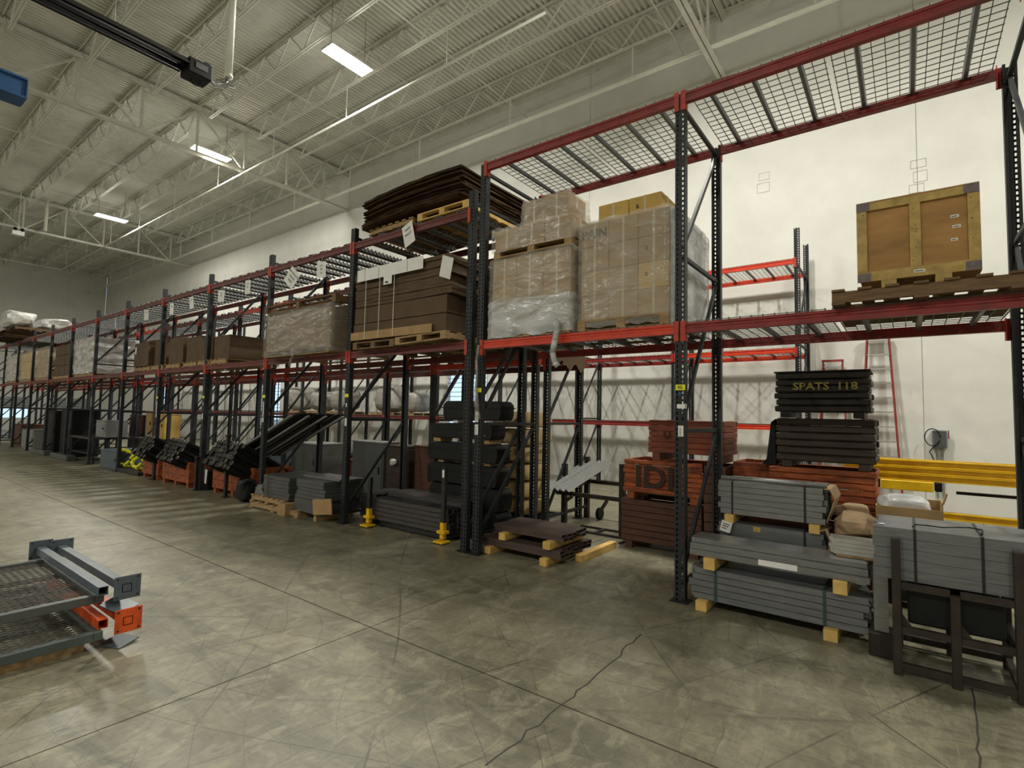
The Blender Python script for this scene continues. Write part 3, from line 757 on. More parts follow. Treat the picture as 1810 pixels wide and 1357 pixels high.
def strap_loop(x, y0, y1, z0, z1, w, mt, label, group='straps round the steel bundles'):
    mb = MB().box(x-w/2, x+w/2, y0-.004, y0-.001, z0, z1).box(x-w/2, x+w/2, y1+.001, y1+.004, z0, z1).box(x-w/2, x+w/2, y0-.004, y1+.004, z1, z1+.003).box(x-w/2, x+w/2, y0-.004, y1+.004, z0-.003, z0)
    return ob('strap', mb, mt, None, None, None, label, 'strap', group)
def crate(x0, x1, y0, y1, z0, z1, n, mt, label, feet=.10, solid=False, name='slatted_crate', bulge=.012, group=None, mf=None, bmul=1.0, rot=0):
    r = empty(name, (x0, y0, z0), (0, 0, rot), label, 'crate', group)
    w, d, h = x1-x0, y1-y0, z1-z0; t = .022; mf = mf or mt
    hb = (h-feet)/n
    fm = mesh_of(MB().box(0, w, 0, t, .002, hb-.004), 'slat', mt, bulge*.4); sm = mesh_of(MB().box(0, t, t, d-t, .002, hb-.004), 'slat', mt, bulge*.4)
    rnd = random.Random(int(abs(x0*977+z0*131)))
    for i in range(n):
        z = feet + i*hb; e = lambda: rnd.uniform(-bulge, bulge)*.5
        ob('slat', fm, None, r, (e(), e()-.001, z)); ob('slat', fm, None, r, (e(), d-t+e(), z))
        ob('slat', sm, None, r, (e(), 0, z)); ob('slat', sm, None, r, (w-t+e(), 0, z))
    ob('bottom_board', MB().box(t, w-t, t, d-t, feet, feet+.02), mt, r)
    pm = mesh_of(MB().box(0, .09, 0, .03, feet, h), 'corner_post', mf)
    for (px, py) in ((.03, .022), (w-.12, .022), (.03, d-.052), (w-.12, d-.052)): ob('corner_post', pm, None, r, (px, py, 0))
    if feet > .02:
        fm2 = mesh_of(MB().box(0, .10, 0, d-.02, 0, feet), 'foot', mf)
        for px in (.04, w/2-.05, w-.14) if w > 1.2 else (.05, w-.15): ob('foot', fm2, None, r, (px, .01, 0))
    return r

ZL = 2.688    # top of the middle wire decks
ZM = 2.692    # top of the middle beams in the plank section
# ================ right bay, middle level : plywood crate on pallets
pallet(1.29, -.12, ZL+.001, 1.16, 1.25, 'weathered wooden pallet under the plywood crate', m_pallet2, h=.125, group=None)
def ply_crate(x0, x1, y0, y1, z0, z1):
    r = empty('plywood_crate', (x0, y0, z0), None, 'big plywood crate framed in pale timber on the right middle shelf', 'crate')
    w, d, h = x1-x0, y1-y0, z1-z0; f = .075
    ob('front_panel', MB().box(.02, w-.02, .022, .034, f+.02, h-.03), m_ply, r)
    ob('rear_panel', MB().box(.02, w-.02, d-.034, d-.022, f+.02, h-.03), m_ply, r)
    ob('side_panel', MB().box(.02, .034, .03, d-.03, f+.02, h-.03), m_ply, r); ob('side_panel', MB().box(w-.034, w-.02, .03, d-.03, f+.02, h-.03), m_ply, r)
    ob('lid', MB().box(0, w, 0, d, h-.012, h), m_ply, r)
    ob('floor_board', MB().box(.02, w-.02, .03, d-.03, f, f+.02), m_ply, r)
    g = m_pine2
    ob('top_rail', MB().box(0, w, 0, .021, h-.075, h-.013), g, r); ob('bottom_rail', MB().box(0, w, 0, .021, f, f+.08), g, r)
    for a in (0, w/2-.035, w-.07): ob('stile', MB().box(a, a+.07, 0, .021, f+.081, h-.076), g, r)
    ob('top_rail', MB().box(w-.019, w+.003, .022, d, h-.085, h-.013), g, r); ob('bottom_rail', MB().box(w-.019, w+.003, .022, d, f, f+.08), g, r)
    ob('stile', MB().box(w-.019, w+.003, .022, .095, f+.081, h-.086), g, r); ob('stile', MB().box(w-.019, w+.003, d-.075, d, f+.081, h-.086), g, r)
    for a in (.0, w-.09): 
        for zz in (f-.002, h-.075): ob('corner_plate', MB().box(a, a+.09 if zz > f else a+.09, -.004, -.0005, zz, zz+.07), m_corner, r)
    for a in (.16, w-.27): ob('skid', MB().box(a, a+.10, 0, d, 0, f-.001), g, r)
    for a in (.05, ): ob('skid_board', MB().box(.0, w, .30, .34, .01, f-.001), m_pallet2, r)
    for (a, zz, ww) in ((.60, .50, .05), (.61, .42, .05), (.60, .32, .04), (.37, .105, .07)):
        s = ob('paper_label', MB().box(a, a+ww, (.0215 if zz > .2 else -.002), (.0218 if zz > .2 else -.0005), zz, zz+.022), m_white, r)
        ob('print_line', MB().box(a+.006, a+ww-.01, (.021 if zz > .2 else -.0026), (.0214 if zz > .2 else -.0021), zz+.007, zz+.013), m_ink, s)
    for i in range(14):
        a = random.choice((.035, w/2, w-.035)) + U(-.02, .02); zz = U(f+.1, h-.1)
        ob('nail_head', MB().tube((a, -.0012, zz), (a, -.0002, zz), .004, 6), m_dark, r)
m_pine2 = mat('aged_pine', (0.50, 0.345, 0.11), 0.7, 0, 0.3, 12, 0.2)
ply_crate(1.46, 2.23, .06, .62, ZL+.128, 3.555)
# dark plank lying on top of the upper beam
ob('loose_board', MB().box(0, .22, 0, .16, 0, .02), m_pallet2, None, (.30, .03, 5.03), (0, 0, .1), 'small dark board lying on the top wire deck near the 46 upright', 'board')

# ================ carton bay, middle level
GC1 = 'cartons of the left wrapped load'; GC2 = 'cartons of the right wrapped load'; 
block_pallet(-2.46, .02, ZL+.001, 1.20, 1.10, 'pallet under the left wrapped carton load', group=None)
cols = [-2.42, -2.035, -1.65]
for z, h, nm in ((ZL+.133, .29, 'bottom'), (ZL+.425, .29, 'second'), (ZL+.717, .29, 'third')):
    for i, x in enumerate(cols):
        for j in range(3): carton(x, .04+j*.355, z, .378, .35, h, 'tan carton, %s layer of left load, %s column, %s row' % (nm, ('left', 'middle', 'right')[i], ('front', 'middle', 'rear')[j]), GC1)
block_pallet(-2.40, .03, 3.715, 1.14, 1.06, 'middle pallet splitting the left wrapped carton load', m_wood, .10, group=None)
for i, x in enumerate((-2.40, -2.02, -1.64)):
    for j in range(2): carton(x, .05+j*.40, 3.818, .372, .39, .26, 'tan carton on the middle pallet of the left load, %s column, %s row' % (('left', 'middle', 'right')[i], ('front', 'rear')[j]), GC1)
for i, x in enumerate((-1.98, -1.66)):
    carton(x, .08, 4.081, .315, .42, .29, 'carton on the very top of the left load, %s of two' % ('left' if i == 0 else 'right'), GC1)
film(-2.455, -1.245, .02, 1.12, ZL+.13, 3.713, m_film, 'clear stretch film round the lower half of the left carton load')
film(-2.45, -1.25, .015, 1.125, ZL+.02, 3.16, m_filmw, 'milky crumpled film round the foot of the left carton load', tail=[(-1.43, .0, 2.80), (-1.37, -.07, 2.72), (-1.40, -.08, 2.58), (-1.43, -.07, 2.46), (-1.40, -.05, 2.34)], open_top=True, amp=.018)
film(-2.43, -1.24, .02, .90, 3.80, 4.10, m_film, 'clear stretch film round the upper cartons of the left load', open_top=True)
film(-2.01, -1.31, .06, .55, 4.07, 4.385, m_film, 'shiny film cap over the topmost cartons of the left load', amp=.02, tp=.06)
ob('hanging_film', MB().path([(-1.42, -.03, 2.83), (-1.36, -.09, 2.74), (-1.38, -.10, 2.60), (-1.42, -.09, 2.46), (-1.40, -.07, 2.35), (-1.37, -.05, 2.30)], .035, 7), m_filmw, smooth=True, label='twisted tail of stretch film hanging in front of the orange beam', cat='plastic wrap')
block_pallet(-1.20, .08, ZL+.001, 1.06, 1.12, 'pallet under the right wrapped carton load', m_wood, group=None)
for q, (z, h) in enumerate(((ZL+.133, .275), (ZL+.411, .275), (ZL+.689, .275), (ZL+.967, .275))):
    for i in range(3):
        for j in range(3):
            x = -1.175 + i*.345
            c = carton(x, .11+j*.36, z, .34, .352, h, 'tan carton of right load, %s layer up, %s column, %s row' % (ORD[q], ('left', 'middle', 'right')[i], ('front', 'middle', 'rear')[j]), GC2, m_card if q != 1 or i < 2 else m_cardy)
            if q == 3 and i == 0 and j == 0: text('PAIN', .15, m_ink, c, (.165, -.004, .14), FRONT, 'handwriting', .95)
            if j == 0 and i == 2 and q in (1, 2): text('a', .09, m_ink, c, (.09, -.004, .16), FRONT, 'printed_mark')
for i in range(2):
    for j in range(2):
        c = carton(-1.02+i*.375, .22+j*.37, ZL+1.246, .37, .362, .225, 'yellow-brown carton on top of the right load, %s %s' % (('front', 'rear')[j], ('left', 'right')[i]), GC2, m_cardy)
        if i == 1 and j == 0: text('a', .09, m_ink, c, (.1, -.004, .12), FRONT, 'printed_mark')
film(-1.195, -.115, .09, 1.22, ZL+.05, ZL+1.26, m_film, 'clear stretch film round the right carton load marked PAIN')
mb = MB(); x = -.108
film(-.135, -.085, .12, 1.24, ZL-.0, ZL+1.22, m_filmw, 'milky white film bulging on the right side of the right carton load', amp=.02)
ob('hanging_film', MB().path([(-2.565, -.03, 2.62), (-2.60, -.03, 2.45), (-2.58, -.04, 2.2), (-2.60, -.035, 2.05)], .018, 7).path([(-2.60, -.035, 2.05), (-2.57, -.05, 1.93), (-2.56, -.045, 1.80), (-2.545, -.03, 1.68)], .032, 7), m_film2, smooth=True, label='shred of clear film hanging down the front of the double upright', cat='plastic wrap')
# ================ bay left of the double upright
# flat cartons on middle level
GS1 = 'flat cartons stacked on the middle level left of the double upright'
block_pallet(-5.02, -.14, ZM, .95, 1.25, 'dark pallet under the left part of the flat carton stack', m_pallet2, .11, group=None)
p = block_pallet(-4.05, -.14, ZM+.01, 1.0, 1.25, 'tilted pale pallet under the right part of the flat carton stack', m_wood, .11, group=None); p.rotation_euler = (0, -.03, 0)
ob('carton_tray', MB().box(-5.06, -3.30, -.155, -.14, 2.83, 2.95), m_card, label='pale strip of folded cartons along the foot of the flat stack', cat='cardboard')
sheets(2, -5.03, -3.08, -.12, 1.12, 2.84, .25, 'thick flat carton bundle, foot of the strapped stack', GS1, m_cardd, 0.0, .012, warp=.002)
sheets(10, -5.03, -3.02, -.12, 1.12, 3.345, .0525, 'flat carton, upper part of the strapped stack', GS1, m_cardd, 0.0, .03, warp=.008, rag=.01)
for x in (-4.72, -4.40, -4.08): strap_loop(x, -.16, 1.17, 2.84, 3.90, .008, m_white, '%s thin pale strap round the flat carton stack' % ('left' if x < -4.6 else 'middle' if x < -4.3 else 'right'), 'pale straps round the flat carton stack')
ws = ob('paper_sheet', MB().box(-4.92, -3.48, -.175, -.171, 3.72, 3.90).box(-4.30, -4.12, -.176, -.170, 3.60, 3.72), m_white, label='long white paper banner hanging over the flat carton stack', cat='paper')
for x in (-4.74, -4.42, -3.80): ob('fold_line', MB().box(x, x+.006, -.1775, -.1755, 3.73, 3.89), m_gcab, ws)
ob('print_block', MB().box(-4.26, -4.20, -.1785, -.1765, 3.62, 3.645), m_ink, ws)
ob('loose_paper', MB().box(-.09, .09, -.002, 0, -.14, .14), m_white, None, (-3.02, -.19, 3.66), (.25, .35, .2), 'loose white sheet hanging at the right end of the flat carton stack', 'paper')
# brown sheets on top
GS2 = 'sagging brown sheets on top of the rack'
ZT = 4.51
p = pallet(-4.95, .03, ZT, 1.0, 1.15, 'pale pallet under the left part of the sagging brown sheets', m_wood, h=.10, group=None)
p = block_pallet(-3.85, .03, ZT, .98, 1.15, 'yellow block pallet under the right part of the sagging brown sheets', m_woody, .11, group=None)
sheets(24, -5.02, -2.95, -.02, 1.62, 4.665, .0185, 'thin dark brown board sagging on the rack top', GS2, m_cardk, 0.045, .045, warp=.004, rag=.02, tilt=.05, name='brown_board', cat='board')
# hanging placards
def placard(x, z, s, rz, lines, label, wx=1.0):
    r = ob('hanging_placard', MB().box(-s*.5*wx, s*.5*wx, -.001, .001, -s*.62, s*.62), m_white, None, (x, -.03, z), (0.05, rz, U(-.3, .3)), label, 'paper sign', 'white paper placards hanging from the upper beams')
    ob('string', MB().tube((0, 0, s*.6), (0, .027, 4.37-z), .003, 4), m_white, r)
    for i, t in enumerate(lines): text(t, s*.20, m_ink, r, (0, -.003, s*.30 - i*s*.28), FRONT, 'print')
    return r
placard(-7.03, 4.13, .26, .75, ['NO PALLETS', 'PLEASE', 'KEEP'], 'white placard turned diamond-wise hanging from the top beam', 1.1)
placard(-6.12, 4.14, .22, .05, ['A11', 'B4', 'C2'], 'white placard right of the diamond-wise one, hanging from the top beam')
placard(-3.96, 4.33, .26, -.25, ['MAKE', 'PALLET'], 'curled white placard below the sagging brown sheets')
placard(-8.63, 4.17, .22, .08, ['A12', 'B5'], 'white placard just left of the frame before the diamond-wise one')
placard(-9.75, 4.13, .20, .1, ['A13', 'B6'], 'small white placard, second left of the diamond-wise one')
placard(-11.2, 4.15, .22, -.1, ['A14'], 'small white placard, third left of the diamond-wise one')
placard(-12.3, 4.12, .22, .1, ['A15'], 'small white placard, fourth left of the diamond-wise one')
placard(-13.9, 4.14, .22, .05, ['A16'], 'small white placard, fifth left of the diamond-wise one')
placard(-16.2, 4.14, .22, .05, ['A17'], 'small white placard, farthest to the left')
ob('beam_sticker', MB().box(-.05, .05, -.006, -.0045, -.04, .04), m_white, None, (-3.98, -.0, 4.41), None, 'white sticker on the beam above the curled placard', 'sticker')
# ================ second bay : wrapped load with pallet on top
block_pallet(-7.62, -.17, ZM, 2.02, 1.25, 'long pallet under the dusty wrapped load', m_wood, .12, group=None)
GC3 = 'cartons of the dusty wrapped load'
for i in range(5):
    for j in range(2):
        for q in range(2): carton(-7.58+i*.395, -.15+j*.58, ZM+.122+q*.315, .39, .57, .312, 'dusty carton under film, %s layer, %s from left, %s row' % (('lower', 'upper')[q], ORD[i], ('front', 'rear')[j]), GC3, m_paper, False)
film(-7.62, -5.56, -.18, 1.04, ZM+.02, ZM+.80, m_filmd, 'dusty crumpled film round the wide load in the second bay', amp=.03, tail=[(-6.55, -.18, 2.78), (-6.62, -.21, 2.62), (-6.68, -.20, 2.50)])
block_pallet(-7.70, -.15, 3.50, 2.2, 1.2, 'dark pallet lying on top of the dusty wrapped load', m_pallet2, .14, group=None)
# ================ fourth and fifth bays : brown cartons
GC4 = 'big brown cartons on the middle level further left'
for i, (x, w, h) in enumerate(((-14.6, 1.0, .62), (-13.5, .72, .66), (-12.6, .8, .62), (-11.6, .75, .58), (-10.9, .62, .50), (-10.2, .7, .50))):
    c = carton(x, -.02 if i == 0 else .08, ZM+.12, w, 1.0, h, ['leftmost large brown carton with white label on the middle level', 'brown carton right beside the leftmost large one', 'third large brown carton on the middle level', 'fourth large brown carton on the middle level', 'fifth brown carton, slightly lower than the others', 'rightmost brown carton of the row on the middle level'][i], GC4, m_cardd, False)
    pallet(x, 0, ZM, w, 1.05, 'pallet under the %s brown carton of the middle level' % ORD[i], m_wood, h=.115, nb=4, group='pallets under the brown cartons')
    if i == 0: ob('white_label', MB().box(.06, .15, -.003, -.001, .34, .52), m_white, c)
# far loads
GC5 = 'wrapped cartons at the far end of the rack'
for b, xx in enumerate((-30.6, -28.0, -25.4, -22.9, -20.3)):
    mt = (m_cardy, m_cardy, m_card, m_cardd, m_filmw)[b]
    mt = (m_cardy, m_cardy, m_card, m_cardd, m_card)[b]
    for i in range(3):
        for q in range(3):
            for j in range(2):
                carton(xx+.1+i*.62, .1+j*.55, ZM+.12+q*.36, .6, .54, .35, 'carton, %s far bay from left, %s column, %s layer, %s row' % (ORD[b], ORD[i], ORD[q], ('front', 'rear')[j]), GC5, mt, False)
    pallet(xx+.05, .05, ZM, 1.95, 1.15, 'pallet under the wrapped load of the %s far bay from the left' % ORD[b], m_wood, h=.115, nb=5, group='pallets at the far end of the rack')
    if b != 3: film(xx+.05, xx+2.0, .04, 1.22, ZM+.10, ZM+1.24, m_filmw if b in (0, 4) else m_film, 'shiny wrap round the load of the %s far bay from the left' % ORD[b], amp=.05)
# foil covered roll on the rack top at far left
def lumpy(name, c, r, mt, label, cat, seed=1, n=3, amp=.22, parent=None, group=None):
    bm = bmesh.new(); bmesh.ops.create_icosphere(bm, subdivisions=n, radius=1)
    rnd = random.Random(seed); ks = [(Vector((rnd.uniform(-1, 1), rnd.uniform(-1, 1), rnd.uniform(-1, 1))).normalized(), rnd.uniform(2, 7), rnd.uniform(0, 6)) for _ in range(10)]
    for v in bm.verts:
        p = v.co.copy(); q = Vector([math.copysign(abs(t)**.6, t) for t in p])
        e = sum(math.sin(p.dot(k[0])*k[1] + k[2]) for k in ks)/10
        q *= 1 + amp*e; v.co = Vector((q.x*r[0], q.y*r[1], q.z*r[2]))
    me = bpy.data.meshes.new(name); bm.to_mesh(me); bm.free(); me.materials.append(mt)
    for p in me.polygons: p.use_smooth = (n > 3)
    return ob(name, me, None, parent, c, None, label, cat, group)
sheets(6, -30.3, -27.5, -.55, 1.45, 4.53, .052, 'dark board under the silver bundles at far left', 'dark boards under the silver bundles', m_cardk, .0, .06, name='brown_board', cat='board', warp=.01)
block_pallet(-29.6, -.3, 4.86, 2.4, 1.9, 'dark pallet under the silver wrapped bundles at far left', m_pallet2, .12, group=None)
lumpy('silver_bundle', (-28.5, .02, 5.34), (.9, .50, .36), m_foil, 'silver wrapped bundle on the rack top at far left, left lump', 'bundle', 4, amp=.35, group='silver wrapped bundles')
lumpy('silver_bundle', (-28.4, 1.10, 5.25), (.9, .56, .27), m_foil, 'silver wrapped bundle on the rack top at far left, right lump', 'bundle', 9, amp=.35, group='silver wrapped bundles')
# ragged cardboard sagging through second row level
GS3 = 'ragged flat cartons on the second row'
pallet(-5.0, 1.92, 2.652, 1.9, 1.0, 'dark pallet under the ragged flat cartons of the second row', m_pallet2, h=.12, group=None)
sheets(8, -5.15, -2.75, 1.90, 3.0, 2.86, .055, 'ragged brown flat carton behind the double upright', GS3, m_cardd, .10, .05, warp=.02, rag=.03)
for i, (x, y, dz) in enumerate(((-2.71, 1.95, .55), (-2.715, 2.45, .62), (-3.3, 1.835, .48), (-3.75, 1.83, .40))):
    mb = MB(); w = .55 if i < 2 else .42; n = 7
    pts = [(0, 0)] + [(w*k/n, -dz*(.82 + .18*math.sin(k*1.3+i))*.62 + U(-.012, .012)) for k in range(n+1)] + [(w, 0)]
    mb.prism([(p_[0], p_[1]) for p_ in pts], -.003, .003, 'x' if i < 2 else 'y')
    ob('torn_flap', mb, m_cardd, None, (x, y, 2.88), (0, .0, 0) if i < 2 else (0, 0, 0), 'torn cardboard flap hanging below the second row, %s' % ['right side front', 'right side rear', 'front right', 'front left'][i], 'cardboard', 'torn cardboard flaps')
#@@FLOORSTUFF

# ================================================================ FLOOR LOADS
GB4 = 'grey steel tubes of the front right bundle'
for x in (.235, 1.245):
    timber(x-.05, x+.05, -.12, .55, 0, .09, '%s timber block under the front right bundle' % ('left' if x < 1 else 'right'))
    timber(x+.02, x+.12, -.115, .50, .379, .482, '%s timber block between the two layers of the front right bundle' % ('left' if x < 1 else 'right'))
for k in range(5):
    bars(rect_tube, 1.36, .052, .051, m_alu2, .81, -.05, .093+k*.0565, 9, 1, 'grey steel tube, lower front right bundle, %s row up' % ORD[k], GB4, jx=.035)
bars(channel, 1.39, .085, .050, m_alu, .805, -.07, .484, 5, 1, 'wide grey channel, lower row on the timber blocks', GB4, 'steel_channel', .02)
bars(channel, 1.38, .085, .050, m_alu, .800, -.055, .537, 5, 1, 'wide grey channel, upper row on the timber blocks', GB4, 'steel_channel', .02)
bars(channel, 1.37, .060, .040, m_alu, .80, -.02, .590, 5, 1, 'narrow channel topping the front right bundle', GB4, 'steel_channel', .02)
s = ob('paper_label', MB().box(-.15, .15, -.0015, 0, -.024, .024), m_white, None, (.86, -.0715, .515), None, 'long white label on the front right channel pack', 'label')
strap_loop(.345, -.053, .44, .09, .376, .022, m_teal, 'teal strap at the left of the lower front right bundle')
strap_loop(1.20, -.053, .44, .09, .376, .022, m_teal, 'teal strap at the right of the lower front right bundle')
ob('curled_strap', MB().path([(1.50, -.06, .36), (1.54, -.08, .30), (1.55, -.09, .22), (1.53, -.07, .14), (1.50, -.05, .08)], .006, 6), m_strap, smooth=True, label='loose black strap curling at the right end of the lower bundle', cat='strap')

# second bundle behind
GB5 = 'grey steel tubes of the bundle behind the front right one'
for x in (.31, 1.06):
    s_ = 'left' if x < .6 else 'right'
    timber(x-.05, x+.05, .55, 1.22, 0, .09, s_+' floor block under the second bundle')
    timber(x-.05, x+.05, .56, 1.20, .372, .44, s_+' lower spacer in the second bundle')
    timber(x-.045, x+.045, .55, 1.20, .702, .785, s_+' upper spacer block in the second bundle, end showing')
for q, (z, n) in enumerate(((.092, 5), (.442, 5), (.787, 6))):
    for k in range(n):
        bars(rect_tube, .93, .064, .052 if q else .054, m_alu2 if q == 1 else m_alu, .665, .60, z+k*(.0516 if q == 1 else .0555), 9, 1, 'grey tube of second bundle, %s tier, %s row up' % (('bottom', 'middle', 'top')[q], ORD[k]), GB5, jx=.03)
strap_loop(.33, .597, 1.19, .787, 1.115, .016, m_strap, 'black strap at the left of the top tier of the second bundle')
strap_loop(.98, .597, 1.19, .787, 1.115, .018, m_strap, 'black strap at the right of the top tier of the second bundle')
strap_loop(.30, .597, 1.19, .44, .70, .016, m_strap, 'black strap at the left of the middle tier of the second bundle')
strap_loop(.975, .597, 1.19, .44, .70, .018, m_strap, 'black strap at the right of the middle tier of the second bundle')
ob('steel_tube', MB().tube((.22, .62, 1.145), (1.16, .62, 1.145), .022, 12), m_gal, smooth=True, label='shiny round tube lying along the top front edge of the second bundle', cat='steel bar')
ob('cardboard_edge', MB().prism([(0, 0), (.05, .0), (.09, -.09), (.02, -.30), (.015, -.30), (.08, -.09), (.045, -.008), (0, -.008)], 0, .5, 'y'), m_paper, None, (1.14, .58, 1.12), None, 'bent cardboard edge guard at the right end of the second bundle', 'cardboard')
ob('cardboard_edge', MB().prism([(0, 0), (.06, .02), (.10, -.09), (.07, -.22), (.05, -.22), (.085, -.09), (.05, .008), (0, -.01)], 0, .08, 'y'), m_paper, None, (1.10, .55, .74), None, 'torn cardboard flap hanging right of the spacer block', 'cardboard')
tg = ob('hang_tag', MB().box(-.05, .05, -.001, .001, -.055, .055), m_white, None, (.285, .535, .665), (.1, .25, .15), 'white printed tag hanging under the left spacer block', 'label')
for i in range(3): ob('print_line', MB().box(-.035, .03-.01*i, -.003, -.0015, .02-.022*i, .028-.022*i), m_ink, tg)
tg = ob('tape_label', MB().box(-.032, .032, -.002, 0, -.022, .022), m_cardy, None, (.56, .597, .665), None, 'small cream label on the middle tier of the second bundle', 'label')
ob('print_dot', MB().tube((0, -.0035, -.003), (0, -.0022, -.003), .005, 8), m_ink, tg)
lumpy('crumpled_paper', (1.36, .80, .80), (.16, .22, .10), m_paper, 'crumpled brown packing paper right of the second bundle', 'paper', 5, amp=.5)
lumpy('crumpled_paper', (1.33, 1.1, .86), (.14, .12, .09), m_paper, 'smaller crumpled brown paper behind the other one', 'paper', 8, amp=.5)
ob('support_box', MB().box(1.20, 1.50, .62, 1.24, 0, .705), m_cardd, label='brown carton standing under the crumpled paper', cat='box', bevel=.01)
bars(channel, .30, .045, .030, m_rung, 1.385, .12, .648, 4, 4, 'short bright channel behind the front bundle', 'short bright channels', 'short_channel', .03)
ob('wood_prop', MB().box(1.27, 1.53, .02+.09, .40, .632, .646), m_wood, label='thin board under the short bright channels', cat='board')

# steel cart with the big strapped bundle
r = empty('steel_cart', (1.68, -.42, 0), None, 'rusty steel stillage with tall posts at the lower right edge', 'stillage')
pm = {}
for (x, y, h) in ((0, 0, .93), (.315, 0, .60), (.63, 0, .94), (0, .62, .93), (.315, .62, .60), (.63, .62, .93)):
    if h not in pm: pm[h] = mesh_of(MB().box(-.026, .026, -.026, .026, 0, h), 'post', m_frm, .003)
    ob('post', pm[h], None, r, (x, y, 0))
for z in (.04, .29, .585):
    for y in (0, .62): ob('rail', MB().box(.027, .289, y-.018, y+.018, z, z+.045).box(.342, .603, y-.018, y+.018, z, z+.045), m_frm, r)
    for x in (0, .63): ob('cross_rail', MB().box(x-.018, x+.018, .027, .593, z, z+.045), m_frm, r)
for x in (0, .315): 
    ob('gusset', MB().prism([(x+.027, .335), (x+.085, .335), (x+.027, .42)], -.004, .004, 'y'), m_frm, r)
ob('diagonal_brace', MB().bar((.40, .60, .56), (.61, .10, .31), .03, .03), m_frm, r)
ob('black_bin', MB().box(1.74, 2.25, -.36, .14, .342, .575), m_bplas, label='black bin standing inside the rusty stillage', cat='bin', bevel=.012)  # black block added to darken the space under the strapped bundle
GB6 = 'large blue-grey profiles strapped on the stillage'
for k in range(5):
    bars(rect_tube, .95, .098, .070, m_alu2, 2.03, -.375, .634+k*.0725, 6, 1, 'large blue-grey profile on the stillage, %s row up' % ORD[k], GB6, 'steel_profile', jx=.012)
strap_loop(1.79, -.377, .225, .634, .996, .016, m_strap, 'left black strap over the big blue-grey bundle on the stillage')
strap_loop(2.145, -.377, .225, .634, .996, .016, m_strap, 'right black strap over the big blue-grey bundle on the stillage')
ob('rope', MB().path([(1.78, -.30, 1.006), (1.79, -.2, 1.006), (1.86, -.18, 1.006), (1.95, -.2, 1.007), (2.03, -.12, 1.007), (2.10, -.06, 1.006), (2.17, -.10, 1.006), (2.16, -.22, 1.006), (2.145, -.30, 1.006)], .005, 6), m_strap, smooth=True, label='loose black cord lying on the big blue-grey bundle', cat='cord')
ob('round_tag', MB().tube((0, 0, 0), (0, 0, .004), .02, 10), m_white, None, (1.60, -.30, 1.0), None, 'tiny white tag at the left end of the big bundle', 'label')
ob('end_angle', MB().prism([(0, 0), (.09, 0), (.09, .006), (.006, .006), (.006, .09), (0, .09)], 0, .42, 'z'), m_alu, None, (1.535, -.16, .18), None, 'upright grey angle piece between bundle and stillage', 'steel bar')
ob('timber_block', MB().box(1.50, 1.66, -.2, .02, .0, .175), m_blkw, label='dark block under the upright angle piece', cat='timber block', bevel=.01)

# slatted crates behind the second bundle
GCR = 'slatted crates behind the second bundle'
crate(.50, 1.50, 1.60, 2.25, .0, .655, 7, m_maroon, 'maroon slatted crate at the bottom of the tall crate stack', .11, group=GCR)
crate(.48, 1.50, 1.60, 2.25, .66, 1.225, 7, m_rust, 'orange slatted crate, second from below in the tall stack', .09, group=GCR, bulge=.02)
crate(.57, 1.50, 1.58, 2.22, 1.23, 1.775, 6, m_brnw, 'dark brown slatted crate, second from top in the tall stack', .065, group=GCR, bulge=.03)
c = crate(.56, 1.46, 1.58, 2.20, 1.78, 2.285, 6, m_blkw, 'black crate with yellow stencilled letters topping the tall stack', .065, group=GCR, bulge=.028)
ob('lid', MB().box(-.01, .91, -.01, .63, .506, .522), m_blk, c)
text('SPATS', .115, m_yink, c, (.36, -.014, .345), FRONT, 'stencil', 1.15); text('118', .115, m_yink, c, (.70, -.014, .345), FRONT, 'stencil', 1.15)
crate(.04, .46, 1.80, 2.40, .62, 1.235, 6, m_rust, 'orange slatted crate peeping out left of the tall stack', .09, group=GCR)
crate(.04, .46, 1.80, 2.40, 0, .615, 5, m_maroon, 'maroon crate under the small orange one left of the tall stack', .09, group=GCR)
ob('black_sheet', MB().prism([(.545, 1.232), (.545, 1.76), (.50, 1.72), (.475, 1.50), (.45, 1.30), (.40, 1.232)], 1.64, 2.1, 'y'), m_blk, label='black plastic sheet hanging at the left of the brown crate', cat='plastic wrap')
# crates marked with letters
GCI = 'orange and brown crates in the bay left of the 46 upright'
crate(-1.36, -.29, 1.62, 2.30, 0, .655, 7, m_maroon, 'dark maroon crate standing on the floor under the lettered crate', .10, group=GCI)
c = crate(-1.325, -.28, 1.60, 2.28, .66, 1.185, 7, m_rust, 'orange crate with big dark letters in the middle of its stack', .09, group=GCI, bulge=.022)
m_inkb = mat('brushed_dark_paint', (0.035, 0.014, 0.010), 0.7, 0, 0.4, 20)
text('IDI', .40, m_inkb, c, (.44, -.020, .29), FRONT, 'painted_letters', 1.1); text('9', .2, mat('grey_chalk', (0.2, 0.16, 0.10), 0.8), c, (.20, -.019, .40), FRONT, 'chalk_number')
m_rust3 = mat('reddish_stained_wood', (0.20, 0.045, 0.018), 0.65, 0, 0.4, 4, 0.3, stretch=(1, 1, 5))
c = crate(-.98, -.02, 1.62, 2.26, 1.19, 1.72, 6, m_rust3, 'reddish brown crate on top of the lettered crate', .10, group=GCI)
text('U  II', .12, m_inkb, c, (.33, -.014, .33), FRONT, 'painted_letters', 1.2)
crate(-.26, .0, 1.62, 2.2, 0, 1.17, 10, m_maroon, 'narrow maroon crate filling the gap beside the lettered crate', .02, group=GCI)

